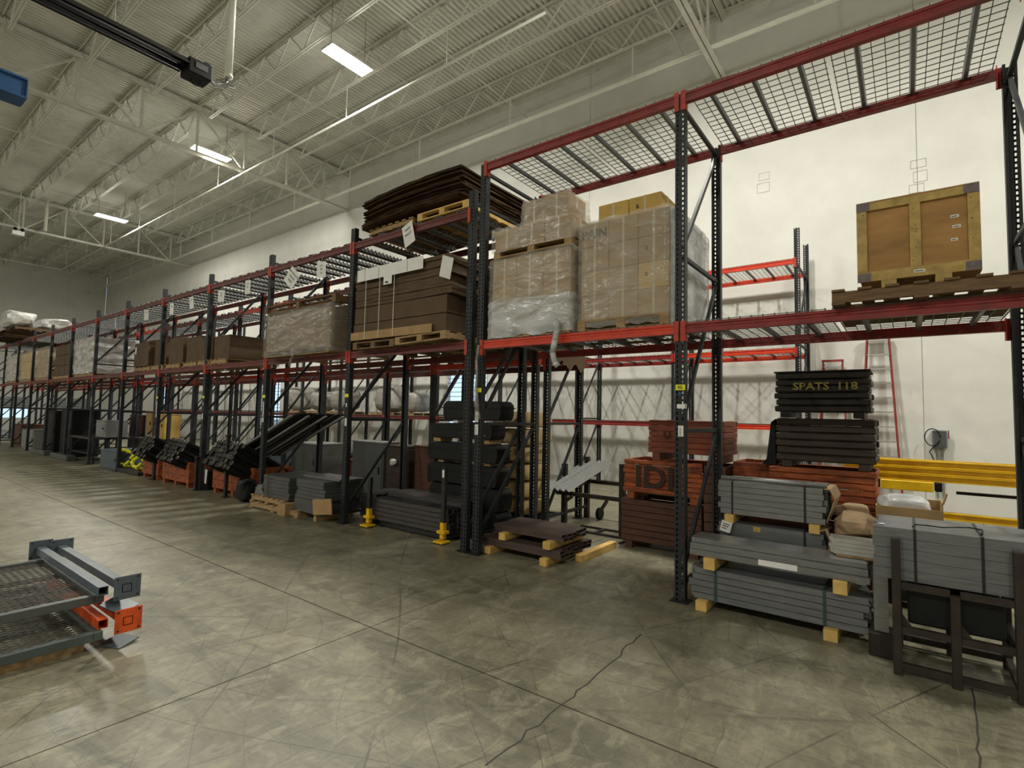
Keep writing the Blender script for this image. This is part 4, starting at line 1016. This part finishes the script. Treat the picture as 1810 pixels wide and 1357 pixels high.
# steel table with sloping angles between the uprights
r = empty('steel_stand', (-2.78, 2.08, 0), None, 'dark steel stand carrying a slope of grey angle bars', 'stand')
for (x, y, h) in ((0, .40, .96), (1.20, .04, 1.06), (.08, 1.02, 1.05), (1.20, 1.02, 1.0)):
    ob('post', MB().box(x-.04, x+.04, y-.04, y+.04, 0, h), m_frm, r, bevel=.004)
ob('rail', MB().box(.04, 1.16, .06, .11, .50, .56), m_frm, r); ob('rail', MB().box(.12, 1.16, .99, 1.04, .60, .66), m_frm, r)
ob('rail', MB().bar((0, .40, .52), (.08, 1.02, .62), .05, .05), m_frm, r); ob('rail', MB().box(1.17, 1.22, .08, .98, .55, .61), m_frm, r)
ob('low_rail', MB().bar((0, .44, .17), (.08, .98, .20), .04, .04), m_frm, r)
ob('lever', MB().bar((.35, .05, .50), (.22, .03, .40), .04, .05).bar((.95, .05, .50), (.88, .03, .38), .04, .05), m_frm, r)
ob('caster', MB().tube((.30, 1.02, .10), (.36, 1.02, .10), .10, 14), m_blk, r)
for k in range(5):
    x = -2.86 + k*.10
    o = ob('angle_bar', MB().prism([(-.05, 0), (0, .045), (.05, 0), (.045, -.004), (0, .038), (-.045, -.004)], 0, 1.30, 'y'), m_alu, None, (x + (.03 if k > 1 else 0), 1.95, .585), (.29, 0, -.10), 'grey steel angle sloping on the dark stand, %s from the left' % ORD[k], 'steel bar', 'grey angle bars sloping on the dark stand')
ob('floor_frame', MB().box(-2.4, -1.4, 2.0, 2.04, 0, .03).box(-2.4, -1.4, 2.35, 2.39, 0, .03).box(-2.0, -1.96, 2.04, 2.35, 0, .03).box(-1.44, -1.40, 1.70, 2.0, 0, .03), m_frm, label='flat steel frame lying on the floor below the dark stand', cat='frame')

# brown angle stacks on dunnage in front of the double upright
GBR = 'brown steel angles on timber in front of the double upright'
for k in range(2): bars(rect_tube, 1.18, .098, .045, m_brst, -2.08, .20, .092+k*.047, 8, 1, 'brown bar, lower layer of the low brown stack, %s sheet' % ('lower', 'upper')[k], GBR, 'brown_bar', jx=.05)
for k in range(2): bars(rect_tube, 1.02, .098, .036, m_brst, -1.97+.0, .27, .278+k*.038, 6, 1, 'brown bar, upper layer of the low brown stack, %s sheet' % ('lower', 'upper')[k], GBR, 'brown_bar', jx=.03, rot=0)
timber(-2.52, -2.43, .12, 1.0, 0, .09, 'left floor block under the low brown stack'); timber(-1.69, -1.60, .12, 1.0, 0, .09, 'middle floor block under the low brown stack')
timber(-1.46, -1.37, .55, 1.50, 0, .085, 'long yellow timber sticking out right of the low brown stack')
timber(-2.34, -2.24, .17, .9, .188, .276, 'left block between the layers of the low brown stack'); timber(-1.67, -1.57, .15, .95, .188, .276, 'right block between the layers of the low brown stack')

# ---- bay left of double upright : long tube bundle in stacking frame with yellow feet
GT = 'dark tubes of the bundle with yellow feet'
m_dtube = mat('dark_grey_tube', (0.085, 0.078, 0.076), 0.42, 0.5, 0.3, 6, stretch=(1, 4, 12))
for k in range(6):
    bars(rect_tube, 1.60, .075, .058, m_dtube, -4.02, .21 + (0 if k < 5 else .25), .11+k*.066, 9 if k < 5 else 6, 1, 'dark tube, %s row of the yellow-footed bundle' % ORD[k], GT, 'steel_tube', jx=.03, gap=.006)
    if k < 5: ob('flat_spacer', MB().box(-4.8, -3.25, .21+.02, .90, .11+k*.066+.0585, .11+k*.066+.0655), m_blk, label='thin dark spacer above the %s row of the yellow-footed bundle' % ORD[k], cat='board', group='dark spacers of the yellow-footed bundle')
for i, (x, nm) in enumerate(((-4.84, 'left'), (-3.27, 'right'))):
    r = empty('stacking_post', (x, .12, 0), None, '%s dark post with bright yellow foot holding the tube bundle' % nm, 'stacking post')
    ob('post', MB().box(-.03, .03, 0, .05, .26, 1.02 if i else .75), m_dark, r)
    f = ob('foot', MB().box(-.035, .035, -.01, .055, .06, .275), m_yel, r, bevel=.005)
    ob('foot_plate', MB().box(-.09, .09, -.08, .08, .012, .04), m_yel, f, bevel=.005); ob('foot_bracket', MB().box(-.075, .075, -.03, .07, .13, .17), m_yel, f, bevel=.004)
    ob('rubber_pad', MB().box(-.08, .08, -.07, .07, 0, .011), m_blk, f)
    ob('cross_bar', MB().box(-.03, .03, .06, .80, .045, .09), m_dark, r)
    if i: ob('white_tag', MB().box(-.018, .018, -.004, -.001, .88, .98), m_white, r)
pallet(-4.75, .25, 0, 1.40, .62, 'low dark skid under the bundle with yellow feet', m_dark, h=.105, nb=5, group=None)
# black moulded tubs stacked
GK = 'black moulded tubs stacked left of the double upright'
def tub(x, y, z, w, d, h, label, mt=None):
    mt = mt or m_bplas
    r = ob('moulded_tub', MB().prism([(0, 0), (w-0, 0), (w+.03, h*.3), (w+.03, h*.8), (w-.03, h), (.03, h), (-.03, h*.8), (-.03, h*.3)], 0, d, 'y'), mt, None, (x, y, z), None, label, 'tub', GK, bevel=.01)
    ob('rim', MB().box(-.045, w+.045, -.012, d+.012, h*.62, h*.68), mt, r)
    return r
for i, (x0, x1, z0, z1, nm) in enumerate(((-4.30, -2.95, .0, .33, 'lowest'), (-4.30, -2.95, .335, .66, 'second lowest'), (-4.36, -3.0, .68, .98, 'third'), (-4.36, -3.0, 1.03, 1.30, 'fourth'), (-4.26, -3.1, 1.37, 1.60, 'second highest, with white lettering'), (-4.05, -2.95, 1.66, 1.94, 'highest'))):
    t = tub(x0, .90, z0, x1-x0, .33 if i < 2 else .33, z1-z0, 'black moulded tub, %s in the tub stack' % nm)
    if i == 4: text('ABA\nASTA\nASSES A', .055, m_white, t, (.98, -.016, .12), FRONT, 'white_lettering')
for (x, z, w) in ((-4.30, 1.31, .16), (-3.3, 1.31, .16)): timber(x, x+w, .93, 1.2, z-.005, z+.058, '%s small wooden spacer under the lettered black tub' % ('left' if x < -4 else 'right'), mt=m_card)
for (x, z, w) in ((-4.2, .985, .12), (-3.25, .985, .12)): timber(x, x+w, .95, 1.2, z-.002, z+.042, '%s wooden spacer lower in the tub stack' % ('left' if x < -4 else 'right'), mt=m_wood)
for x in (-3.9, -3.2): timber(x, x+.1, .95, 1.2, 1.603, 1.655, '%s spacer under the highest tub' % ('left' if x < -3.5 else 'right'), mt=m_white)
# tan cushions
GTAN = 'tan covered rolls stacked behind the double upright'
for c_, x in enumerate((-4.02, -3.72, -3.42)):
    for k in range(6):
        z = .05 + k*.295
        o = lumpy('tan_roll', (x, 2.52, z+.14), (.142, .42, .138), m_tan, 'tan covered roll, %s column from the left, %s from the floor' % (ORD[c_], ORD[k]), 'roll', c_*7+k, n=3, amp=.10, group=GTAN)
        for p in o.data.polygons: p.use_smooth = True
        ob('dark_band', MB().box(-.145, -.115, -.30, .30, -.12, .12), m_bplas, o) if c_ else None
block_pallet(-4.2, 2.08, 0, 1.0, .88, 'low pallet under the tan rolls', m_blkw, h=.045, group=None)
# grey cabinets and brown cartons behind the second bay
def cabinet(x0, x1, y0, y1, h, mt, label, name='cabinet', z=0):
    r = ob(name, MB().box(x0, x1, y0, y1, z, z+h), mt, label=label, cat='cabinet', group='cabinets and drums under the racks', bevel=.01)
    ob('top_trim', MB().box(x0-.015, x1+.015, y0-.015, y1+.015, z+h, z+h+.025), m_gal if mt is m_gcab else mt, r)
    ob('door', MB().box(x0+.03, x1-.03, y0-.012, y0-.0005, z+.06, z+h-.05), mt, r)
    ob('handle', MB().box(x1-.12, x1-.09, y0-.035, y0-.0125, z+h*.5, z+h*.62), m_dark, r)
    return r
cabinet(-7.05, -6.10, 1.42, 1.80, 1.16, m_gcab, 'tall grey steel cabinet left of the first single upright')
cabinet(-6.02, -5.40, 1.42, 1.80, 1.12, m_brnw, 'dark brown cabinet right of the grey steel cabinet')
cabinet(-5.25, -4.75, 1.42, 1.80, 1.15, m_maroon, 'dark maroon cabinet behind the tube bundle')
cabinet(-4.68, -4.42, 1.42, 1.80, 1.12, m_blk, 'narrow black cabinet beside the tub stack')
lumpy('plastic_bag', (-5.75, 1.365, .84), (.07, .05, .06), m_foil, 'small crumpled white plastic bag in front of the brown cabinet', 'bag', 12, group=None)
GT2 = 'dark bars bundled left of the yellow foot'
bars(rect_tube, .42, .09, .05, m_dark, -5.08, .30, .10, 7, 7, 'dark bar left of the yellow foot', GT2, 'dark_bar', .05)
timber(-5.26, -5.20, .3, .9, 0, .095, 'left floor block under the short dark bundle', mt=m_pallet2); timber(-4.98, -4.92, .3, .9, 0, .095, 'right floor block under the short dark bundle', mt=m_pallet2)
# second bay floor : pallets with grey stacks
pallet(-7.74, -.24, 0, 1.55, 1.0, 'low pallet at the foot of the second single upright', m_wood, h=.12, group=None)
pallet(-7.74, -.22, .122, 1.1, .9, 'upper pallet carrying the grey rectangular stack', m_wood, h=.11, group=None)
GG = 'grey flat panels stacked on the floor pallets'
sheets(6, -7.38, -6.55, -.18, .62, .235, .062, 'grey flat panel in the left floor stack', GG, m_gcab, 0, .015, warp=.001, name='steel_sheet', cat='panel')
strap_loop(-7.18, -.21, .65, .232, .61, .02, m_strap, 'black strap round the left grey panel stack')
for i in range(4): bars(channel, .30-.04*i, .06, .04, m_alu, -7.58+.0*i, -.15, .233+i*.042, 6-i, 1, 'short offcut by the grey panels, %s row' % ORD[i], 'short grey offcuts on the pallet', 'offcut', .03)
sheets(5, -6.42, -5.62, -.12, .62, .31, .062, 'grey flat panel in the right floor stack', GG, m_gcab, 0, .02, warp=.001, name='steel_sheet', cat='panel')
ob('grey_carton', MB().box(-6.42, -5.66, -.16, .6, .09, .305), m_gcab, label='grey covered box under the right panel stack', cat='box', bevel=.01)
bars(channel, 1.0, .07, .03, m_alu, -5.95, .05, .625, 6, 1, 'thin grey channel topping the right panel stack', 'thin grey channels on the right panel stack', 'thin_channel', .05)
for x in (-6.28, -5.78): timber(x, x+.07, -.2, .5, 0, .088, '%s pale foot under the grey covered box' % ('left' if x < -6 else 'right'), mt=m_wood)
ob('tilted_carton', MB().box(-.21, .21, -.01, .01, -.12, .12), m_card, None, (-5.55, -.20, .255), (0, -.12, .12), 'tilted brown cardboard flap leaning near the first single upright', 'cardboard')
ob('brown_box', MB().box(-6.68, -6.45, -.30, .1, .0, .20), m_card, label='small brown carton on the floor between the grey stacks', cat='box', bevel=.006)
# third, fourth bays : orange wooden boxes with black pipes
GO = 'orange wooden bins with black pipes'
def bin_(x0, x1, y0, y1, z0, z1, label, n=3, feet=.1): return crate(x0, x1, y0, y1, z0, z1, n, m_rust2, label, feet, name='wooden_bin', bulge=.006, group=GO)
bin_(-13.75, -12.75, .05, .9, 0, .56, 'orange wooden bin with white tag, farthest left of the orange bins')
bin_(-12.3, -10.85, -.02, .9, 0, .56, 'long orange wooden bin in the middle of the orange bins')
bin_(-9.98, -8.3, .10, .9, 0, .62, 'orange wooden bin nearest to the grey panel stack')
for (x, z, y) in ((-13.2, .34, .085), (-10.35, .30, .10)): ob('white_tag', MB().box(-.09, .09, -.004, 0, -.15, .15), m_white, None, (x, y, z), (0, .1, 0), 'white paper tag hanging on the %s orange bin' % ('far' if x < -12 else 'middle'), 'label')
timber(-10.46, -10.24, .11, .30, 0, .40, 'dark block behind the white tag', mt=m_blk) 
def pipes(xc, yc, z0, nx, nz, L, r, pitch_, yaw_, label, group, mt=m_blk, name='black_pipe'):
    me = mesh_of(MB().tube((0, 0, 0), (0, L, 0), r, 8, cap=False).tube((0, 0, 0), (0, L, 0), r*.72, 8, cap=False), name, mt)
    ring = mesh_of(MB().tube((0, -.004, 0), (0, .02, 0), r*1.02, 8, cap=False).tube((0, -.004, 0), (0, .02, 0), r*.62, 8, cap=False), 'pipe_end', m_rung)
    R_ = Matrix.Rotation(yaw_, 4, 'Z') @ Matrix.Rotation(pitch_, 4, 'X')
    for i in range(nx):
        for k in range(nz):
            p = R_ @ Vector(((i + .5*(k % 2))*r*2.06, U(-.05, .05), k*r*1.82))
            o = ob(name, me, None, None, (xc+p.x, yc+p.y, z0+p.z), (pitch_, 0, yaw_), '%s, %s row up, %s from the left' % (label, ORD[k], ORD[i]), 'pipe', group)
            ob('pipe_end', ring, None, o)
for (x, z0, nx, nm) in ((-13.72, .62, 9, 'far left'), (-12.2, .62, 12, 'middle'), (-9.85, .68, 14, 'right')):
    pipes(x, -.16, z0, nx, 6, 1.02, .050, -.55, -.12, 'black pipe of the %s bundle' % nm, 'black pipes of the %s bundle' % nm)
for (x, y, h, nm) in ((-9.08, -.04, 1.18, 'tall flared'), (-10.45, -.03, .66, 'short plain'), (-7.98, .10, 1.05, 'flared')):
    r = empty('stacking_post', (x, y, 0), None, '%s dark stacking post at the aisle edge of the orange bins' % nm, 'stacking post')
    ob('post', MB().box(-.03, .03, -.03, .03, .012, h), m_frm, r); ob('foot_plate', MB().box(-.07, .07, -.07, .07, 0, .012), m_frm, r)
    ob('flared_cup', MB().prism([(-.03, h), (.03, h), (.055, h+.06), (-.055, h+.06)], -.04, .04, 'y'), m_frm, r)
# sloping black extrusions
GE = 'black profiles leaning in the third bay'
for i in range(9):
    o = ob('black_profile', MB().box(0, 2.3, 0, .10, 0, .035), m_blk if i % 3 else m_dark, None, (-9.6 + i*.03, .25+i*.115, .74), (0, -.42, .10), 'long black profile leaning up to the right, %s from the aisle' % ORD[i], 'steel bar', GE)
for i in range(4): ob('bright_profile', MB().box(0, 2.0, 0, .045, 0, .03), m_gal, None, (-9.3+.2*i, .14+i*.24, .82), (0, -.42, .10), 'long bright strip leaning with the black profiles, %s from the aisle' % ORD[i], 'steel bar', 'bright strips among the leaning profiles')
for i in range(6): ob('grey_profile', MB().box(0, 1.1, 0, .10, 0, .03), m_gal, None, (-8.0, 1.95+i*.115, .72), (0, -.35, .0), 'short ribbed grey profile leaning behind the second upright, %s from the front' % ORD[i], 'steel bar', 'short ribbed grey profiles')
bin_(-8.1, -6.9, 1.95, 2.8, 0, .70, 'orange wooden bin behind the grey panel stacks')
lumpy('black_coil', (-8.35, .0, .22), (.20, .16, .22), m_bplas, 'black wrapped coil on the floor beside the second single upright', 'coil', 22, amp=.3)
lumpy('fabric_scrap', (-9.2, .10, .98), (.16, .10, .04), m_tan, 'small pale scrap lying on the black pipes', 'scrap', 31, amp=.3)
# far bays clutter
r = cabinet(-17.0, -15.6, .05, 1.0, .50, m_bcab, 'blue-grey drawer chest on the floor of the sixth bay')
for k in range(4): ob('drawer', MB().box(-16.95+k*0, -15.65, .035, .048, .05+k*.11, .14+k*.11), m_bcab, r)
ob('yellow_hose', MB().path([(-15.4+.28*math.cos(t*.55), .2+.10*math.sin(t*1.7), .35+.24*math.sin(t*.55)) for t in range(0, 12)], .04, 7), m_yeltag, smooth=True, label='yellow hose coiled on the low deck beside the blue-grey chest', cat='hose')
ob('yellow_hose', MB().path([(-14.5+.26*math.cos(t*.55), .2+.10*math.sin(t*1.7), .35+.24*math.sin(t*.55)) for t in range(0, 12)], .045, 7), m_yeltag, smooth=True, label='second yellow hose coiled right of the first one', cat='hose')
ob('low_deck', MB().box(-15.5, -13.9, .0, 1.1, .0, .10), m_dark, label='low dark deck under the yellow hoses', cat='platform', bevel=.01)
def table(x0, x1, y0, y1, h, mt, label):
    r = ob('work_table', MB().box(x0, x1, y0, y1, h-.06, h), mt, label=label, cat='table', group='dark work tables in the far bays')
    me = mesh_of(MB().box(-.03, .03, -.03, .03, 0, h-.061), 'leg', mt)
    for (x, y) in ((x0+.05, y0+.05), (x1-.05, y0+.05), (x0+.05, y1-.05), (x1-.05, y1-.05)): ob('leg', me, None, r, (x, y, 0))
    ob('shelf', MB().box(x0+.03, x1-.03, y0+.03, y1-.03, .28, .31), mt, r)
table(-20.3, -18.0, .1, 1.1, .80, m_dark, 'dark work table in the seventh bay')
table(-17.7, -15.6, .15+.9, 1.7+.0, .82, m_dark, 'dark work table behind the blue-grey chest')
cabinet(-18.7, -17.9, .35, .95, .50, m_gal, 'pale grey machine box on the seventh bay table', 'machine_box', z=.802) 
GFB = 'cartons and tall boxes in the far bays'
for i, (x, y, w, h, z, mt, nm) in enumerate(((-17.2, 1.2, .50, .80, .822, m_card, 'tall tan carton on the table behind the chest'), (-16.65, 1.2, .30, .8, .822, m_maroon, 'tall maroon box between the tan cartons'), (-16.3, 1.2, .5, .72, .822, m_cardy, 'tall yellowish carton on the table behind the chest'),
        (-24.2, .2, 1.5, 1.55, 0, m_blk, 'large black cabinet in the ninth bay'), (-22.4, .3, 1.3, 1.6, 0, m_blk, 'second large black cabinet in the ninth bay'), (-27.5, .2, 1.9, .75, 0, m_gal, 'pale grey metal box in the tenth bay'), (-30.0, .3, 1.8, .9, 0, m_maroon, 'dark red-brown heap box at the far left'))):
    cabinet(x, x+w, y, y+.45 if z else y+.8, h, mt, nm, 'tall_box', z=z)
for i, x in enumerate((-24.3, -21.6)):
    ob('grey_skid', MB().box(x, x+1.9, -.12, .15, .0, .16), m_gcab, label='long low grey skid at the foot of the far bay, %s' % ('left' if i == 0 else 'right'), cat='platform', bevel=.02)
# second row and wall row clutter seen through the uprights
GSW = 'grey covered loads on the lower wall rack level'
for i, (x, w, h) in enumerate(((-19.3, 1.2, 1.0), (-17.6, .9, .8), (-16.2, 1.1, .9), (-13.5, 1.2, .95), (-11.9, .6, .7))):
    pallet(x, 6.85, 1.655, w, 1.0, 'pallet on the lower wall rack level under covered load %s' % ORD[i], m_wood, h=.11, nb=4, group='pallets on the lower wall rack level')
    lumpy('covered_load', (x+w/2, 7.35, 1.768+h/2), (w/2, .45, h/2), mat('grey_cover', (0.30, 0.285, 0.26), 0.5, 0, 0.3, 4, 0.5), 'grey plastic covered load on the lower wall rack level, %s from the left' % ORD[i], 'covered load', 40+i, amp=.18, group=GSW)
for i, (x, mt) in enumerate(((-21.5, m_maroon), (-20.2, m_blk), (-10.4, m_gcab), (-12.4, m_bcab))):
    cabinet(x, x+1.1, 2.1, 2.85, 1.45 if i < 2 else .95, mt, ['maroon crate like cabinet in the second row', 'black cabinet in the second row', 'dark grey steel box in the second row', 'blue-black covered machine in the second row'][i], 'tall_box')

# ---- yellow gantry, tray, ladders and panel box at the right
r = empty('yellow_gantry', (1.0, 4.35, 0), None, 'bright yellow steel rail structure behind the stillage', 'gantry')
for (z, y) in ((1.13, 0), (1.035, -.02), (.94, -.035)):
    ob('rail_beam', MB().box(0, 3.6, y-.05, y+.05, z+.075, z+.09).box(0, 3.6, y-.05, y+.05, z, z+.015).box(0, 3.6, y-.008, y+.008, z+.015, z+.075), m_yel, r)
ob('rail_beam', MB().box(0, 3.6, .10, .16, 1.05, 1.23), m_yel, r)
ob('lower_beam', MB().box(.5, 3.6, -.06, .06, .44, .46).box(.5, 3.6, -.06, .06, .515, .535).box(.5, 3.6, -.008, .008, .46, .515), m_yel, r)
ob('trolley', MB().box(.45, 1.05, -.12, .10, .80, .935), m_yel, r, bevel=.01)
for x in (.36, 1.06): ob('wheel_block', MB().box(x, x+.08, -.10, .08, .81, .935), m_blk, r, bevel=.01)
ob('hand_rail', MB().tube((1.3, .2, .79), (3.6, .2, .79), .022, 8), m_blk, r)
for x in (.1, 3.3): ob('post', MB().box(x, x+.08, -.04, .04, 0, .93), m_yel, r)
ob('rail_post', MB().box(2.03, 2.07, .16, .24, .6, 1.05), m_gcab, r)
c = ob('open_carton', MB().box(1.50, 2.02, 1.30, 1.72, .80, .815).box(1.50, 2.02, 1.30, 1.31, .815, .93).box(1.50, 2.02, 1.71, 1.72, .815, .98).box(1.50, 1.51, 1.31, 1.71, .815, .93).box(2.01, 2.02, 1.31, 1.71, .815, 1.0), m_card, label='open carton tray full of crumpled clear film', cat='box')
ob('flap', MB().bar((2.02, 1.35, .99), (2.05, 1.35, 1.09), .012, .10, (0, 1, 0)), m_card, c)
lumpy('crumpled_film', (1.74, 1.50, .93), (.20, .14, .10), m_filmw, 'crumpled shiny clear film heaped in the open carton', 'plastic wrap', 77, n=4, amp=.6)
block_pallet(1.55, 1.28, .68, .50, .55, 'pale pallet under the open carton tray', m_wood, .115, group=None)
cabinet(1.58, 2.35, 1.30, 1.80, .645, m_dark, 'dark cabinet carrying the open carton tray', 'dark_box')
def ladder(xa, xb, spread, y, h, n, label):
    r = empty('step_ladder', ((xa+xb)/2, y, 0), None, label, 'ladder', 'red ladders leaning on the back wall')
    w = (xb-xa)/2; yt = .28
    P = lambda t, s: Vector((s*(w + (spread-w)*(1-t)), yt*t, h*t))
    for s in (-1, 1): ob('side_rail', MB().bar(P(0, s), P(1, s), .07, .028), m_fiber, r)
    for k in range(n):
        t = (k+.6)/n; a, b = P(t, -1), P(t, 1)
        ob('rung', MB().box(a.x+.02, b.x-.02, a.y-.05, a.y+.04, a.z-.012, a.z+.012), m_rung, r)
    for s in (-1, 1): ob('rear_rail', MB().bar(P(0, s*.95)+Vector((0, .26, 0)), P(.98, s*.9)+Vector((0, .05, 0)), .05, .02), m_fiber, r)
    ob('top_cap', MB().box(-w-.02, w+.02, yt-.07, yt+.05, h-.01, h+.03), m_fiber, r)
    return r
ladder(1.14, 1.52, .37, 7.85, 3.56, 12, 'tall red step ladder with metal rungs leaning against the back wall')
ladder(.34, .70, .30, 7.85, 3.05, 10, 'shorter red ladder, only its top showing above the black crate')
r = ob('electric_box', MB().box(2.17, 2.40, 8.14, 8.29, 1.28, 1.62), mat('electric_box_grey', (0.20, 0.24, 0.27), 0.45), label='grey electrical box with cable loop on the back wall', cat='electrical box', bevel=.01)
ob('box_lid', MB().box(2.19, 2.38, 8.125, 8.139, 1.30, 1.60), m_gcab, r)
ob('cable_loop', MB().path([(2.2+.12*math.cos(t*.5)-.03, 8.10, 1.48+.17*math.sin(t*.5)) for t in range(0, 13)] + [(2.12, 8.10, 1.2), (2.2, 8.12, 1.0)], .010, 6), m_blk, r, smooth=True)
ob('conduit', MB().box(2.22, 2.25, 8.26, 8.29, .3, 1.28).box(2.31, 2.34, 8.26, 8.29, .3, 1.28), m_gal, r)
ob('red_handle', MB().box(2.41, 2.425, 8.15, 8.20, 1.46, 1.62), m_red, r)

# ---- machine guard panels stacked at the left foreground
def guard(x0, x1, y0, y1, z, mt, label):
    r = empty('mesh_panel', (x0, y0, z), None, label, 'mesh panel', 'mesh guard panels at the lower left')
    w, d = x1-x0, y1-y0; t = .055
    for (a, b, c_, e) in ((0, w, 0, t), (0, w, d-t, d)): ob('frame_bar', MB().box(a, b, c_, e, 0, .06), mt, r, bevel=.003)
    for x in (0, w-t): ob('frame_bar', MB().box(x, x+t, t+.001, d-t-.001, 0, .06), mt, r, bevel=.003)
    for x in (w*.36, w*.68): ob('cross_bar', MB().box(x, x+.04, t+.001, d-t-.001, .0, .03), mt, r)
    mb = MB(); s = .052
    n = int((w+d)/s)
    for i in range(n):
        a = i*s
        for sg in (1, -1):
            # line x - sg*y*.6
            pts = []
            x_a = a - d*.5
            p0 = Vector((x_a, 0)); dr = Vector((.55*sg, 1.0))
            if sg < 0: p0 = Vector((a, 0))
            # clip
            ts = [0.0, d]
            lo, hi = t, d-t
            x_lo = p0.x + dr.x*lo; x_hi = p0.x + dr.x*hi
            if dr.x > 0:
                lo = max(lo, (t-p0.x)/dr.x); hi = min(hi, (w-t-p0.x)/dr.x)
            else:
                lo = max(lo, (w-t-p0.x)/dr.x); hi = min(hi, (t-p0.x)/dr.x)
            if hi - lo > .02: mb.bar((p0.x+dr.x*lo, lo, .034), (p0.x+dr.x*hi, hi, .034 if sg > 0 else .036), .004, .006)
    ob('expanded_mesh', mb, m_gal2, r, kind='stuff')
    return r
m_gal2 = mat('dull_mesh_steel', (0.15, 0.145, 0.13), 0.5, 0.4, 0.3, 10)
guard(-4.52, -3.02, -6.6, -3.68, .30, m_gcab, 'upper mesh guard panel with dark grey frame at the lower left')
guard(-4.50, -2.86, -6.6, -3.72, .085, m_olive, 'lower mesh guard panel with greenish frame at the lower left')
def guard_post(x0, x1, y, z, mt, label, s=.062, pl=.19, rz=0):
    r = empty('guard_post', ((x0+x1)/2, y, z), (0, 0, rz), label, 'post', 'posts lying on the mesh guard panels')
    L = x1-x0; t = .005
    ob('square_tube', MB().box(-L/2, L/2, 0, s, 0, t).box(-L/2, L/2, 0, s, s-t, s).box(-L/2, L/2, 0, t, t, s-t).box(-L/2, L/2, s-t, s, t, s-t), mt, r)
    return r
def foot_plate(r, x, mt, s=.17):
    p = ob('foot_plate', MB().box(x-.006, x, -.05, .12, -.05, .12), mt, r, bevel=.002)
    for (a, b) in ((-.03, -.03), (.10, -.03), (-.03, .10), (.10, .10)): ob('bolt_hole', MB().tube((x-.0075, a, b), (x+.0015, a, b), .008, 8), m_ink, p)
a = guard_post(-4.74, -2.97, -3.735, .3635, mat('slate_post_paint', (0.075, 0.095, 0.115), 0.4, 0, 0.25, 8), 'front slate grey square post lying on the upper panel')
m_slate = MATS['slate_post_paint']
foot_plate(a, -.88, m_slate)
b = guard_post(-4.66, -2.93, -3.60, .3635, m_slate, 'rear slate grey square post lying on the upper panel'); foot_plate(b, .865, m_slate); foot_plate(b, -.86, m_slate)
a = guard_post(-4.3, -2.90, -3.745, .149, mat('safety_orange', (0.72, 0.10, 0.008), 0.4, 0, 0.3, 8, col2=(0.35, 0.03, 0.006)), 'front orange square post between the two panels')
m_or = MATS['safety_orange']
b = guard_post(-4.3, -2.84, -3.61, .149, m_or, 'rear orange square post between the two panels'); foot_plate(b, .73, m_or)
ob('base_plate', MB().box(-.09, .09, -.085, .085, 0, .008), m_slate, None, (-2.93, -3.60, .012), (.10, .06, .5), 'grey foot plate lying flat on the floor under the orange one', 'plate')
ob('timber_block', MB().box(-3.05, -2.95, -5.4, -3.80, 0, .083), m_wood, label='timber batten under the near side of the panels', cat='timber block', group=None); ob('timber_block', MB().box(-4.4, -4.3, -5.4, -3.80, 0, .083), m_wood, label='timber batten under the far side of the panels', cat='timber block')
ob('base_plate', MB().box(-.09, .09, -.085, .085, 0, .008), m_slate, None, (-2.97, -3.60, .265), (.12, .35, .6), 'dark foot plate lying tilted between the two standing ones', 'plate')
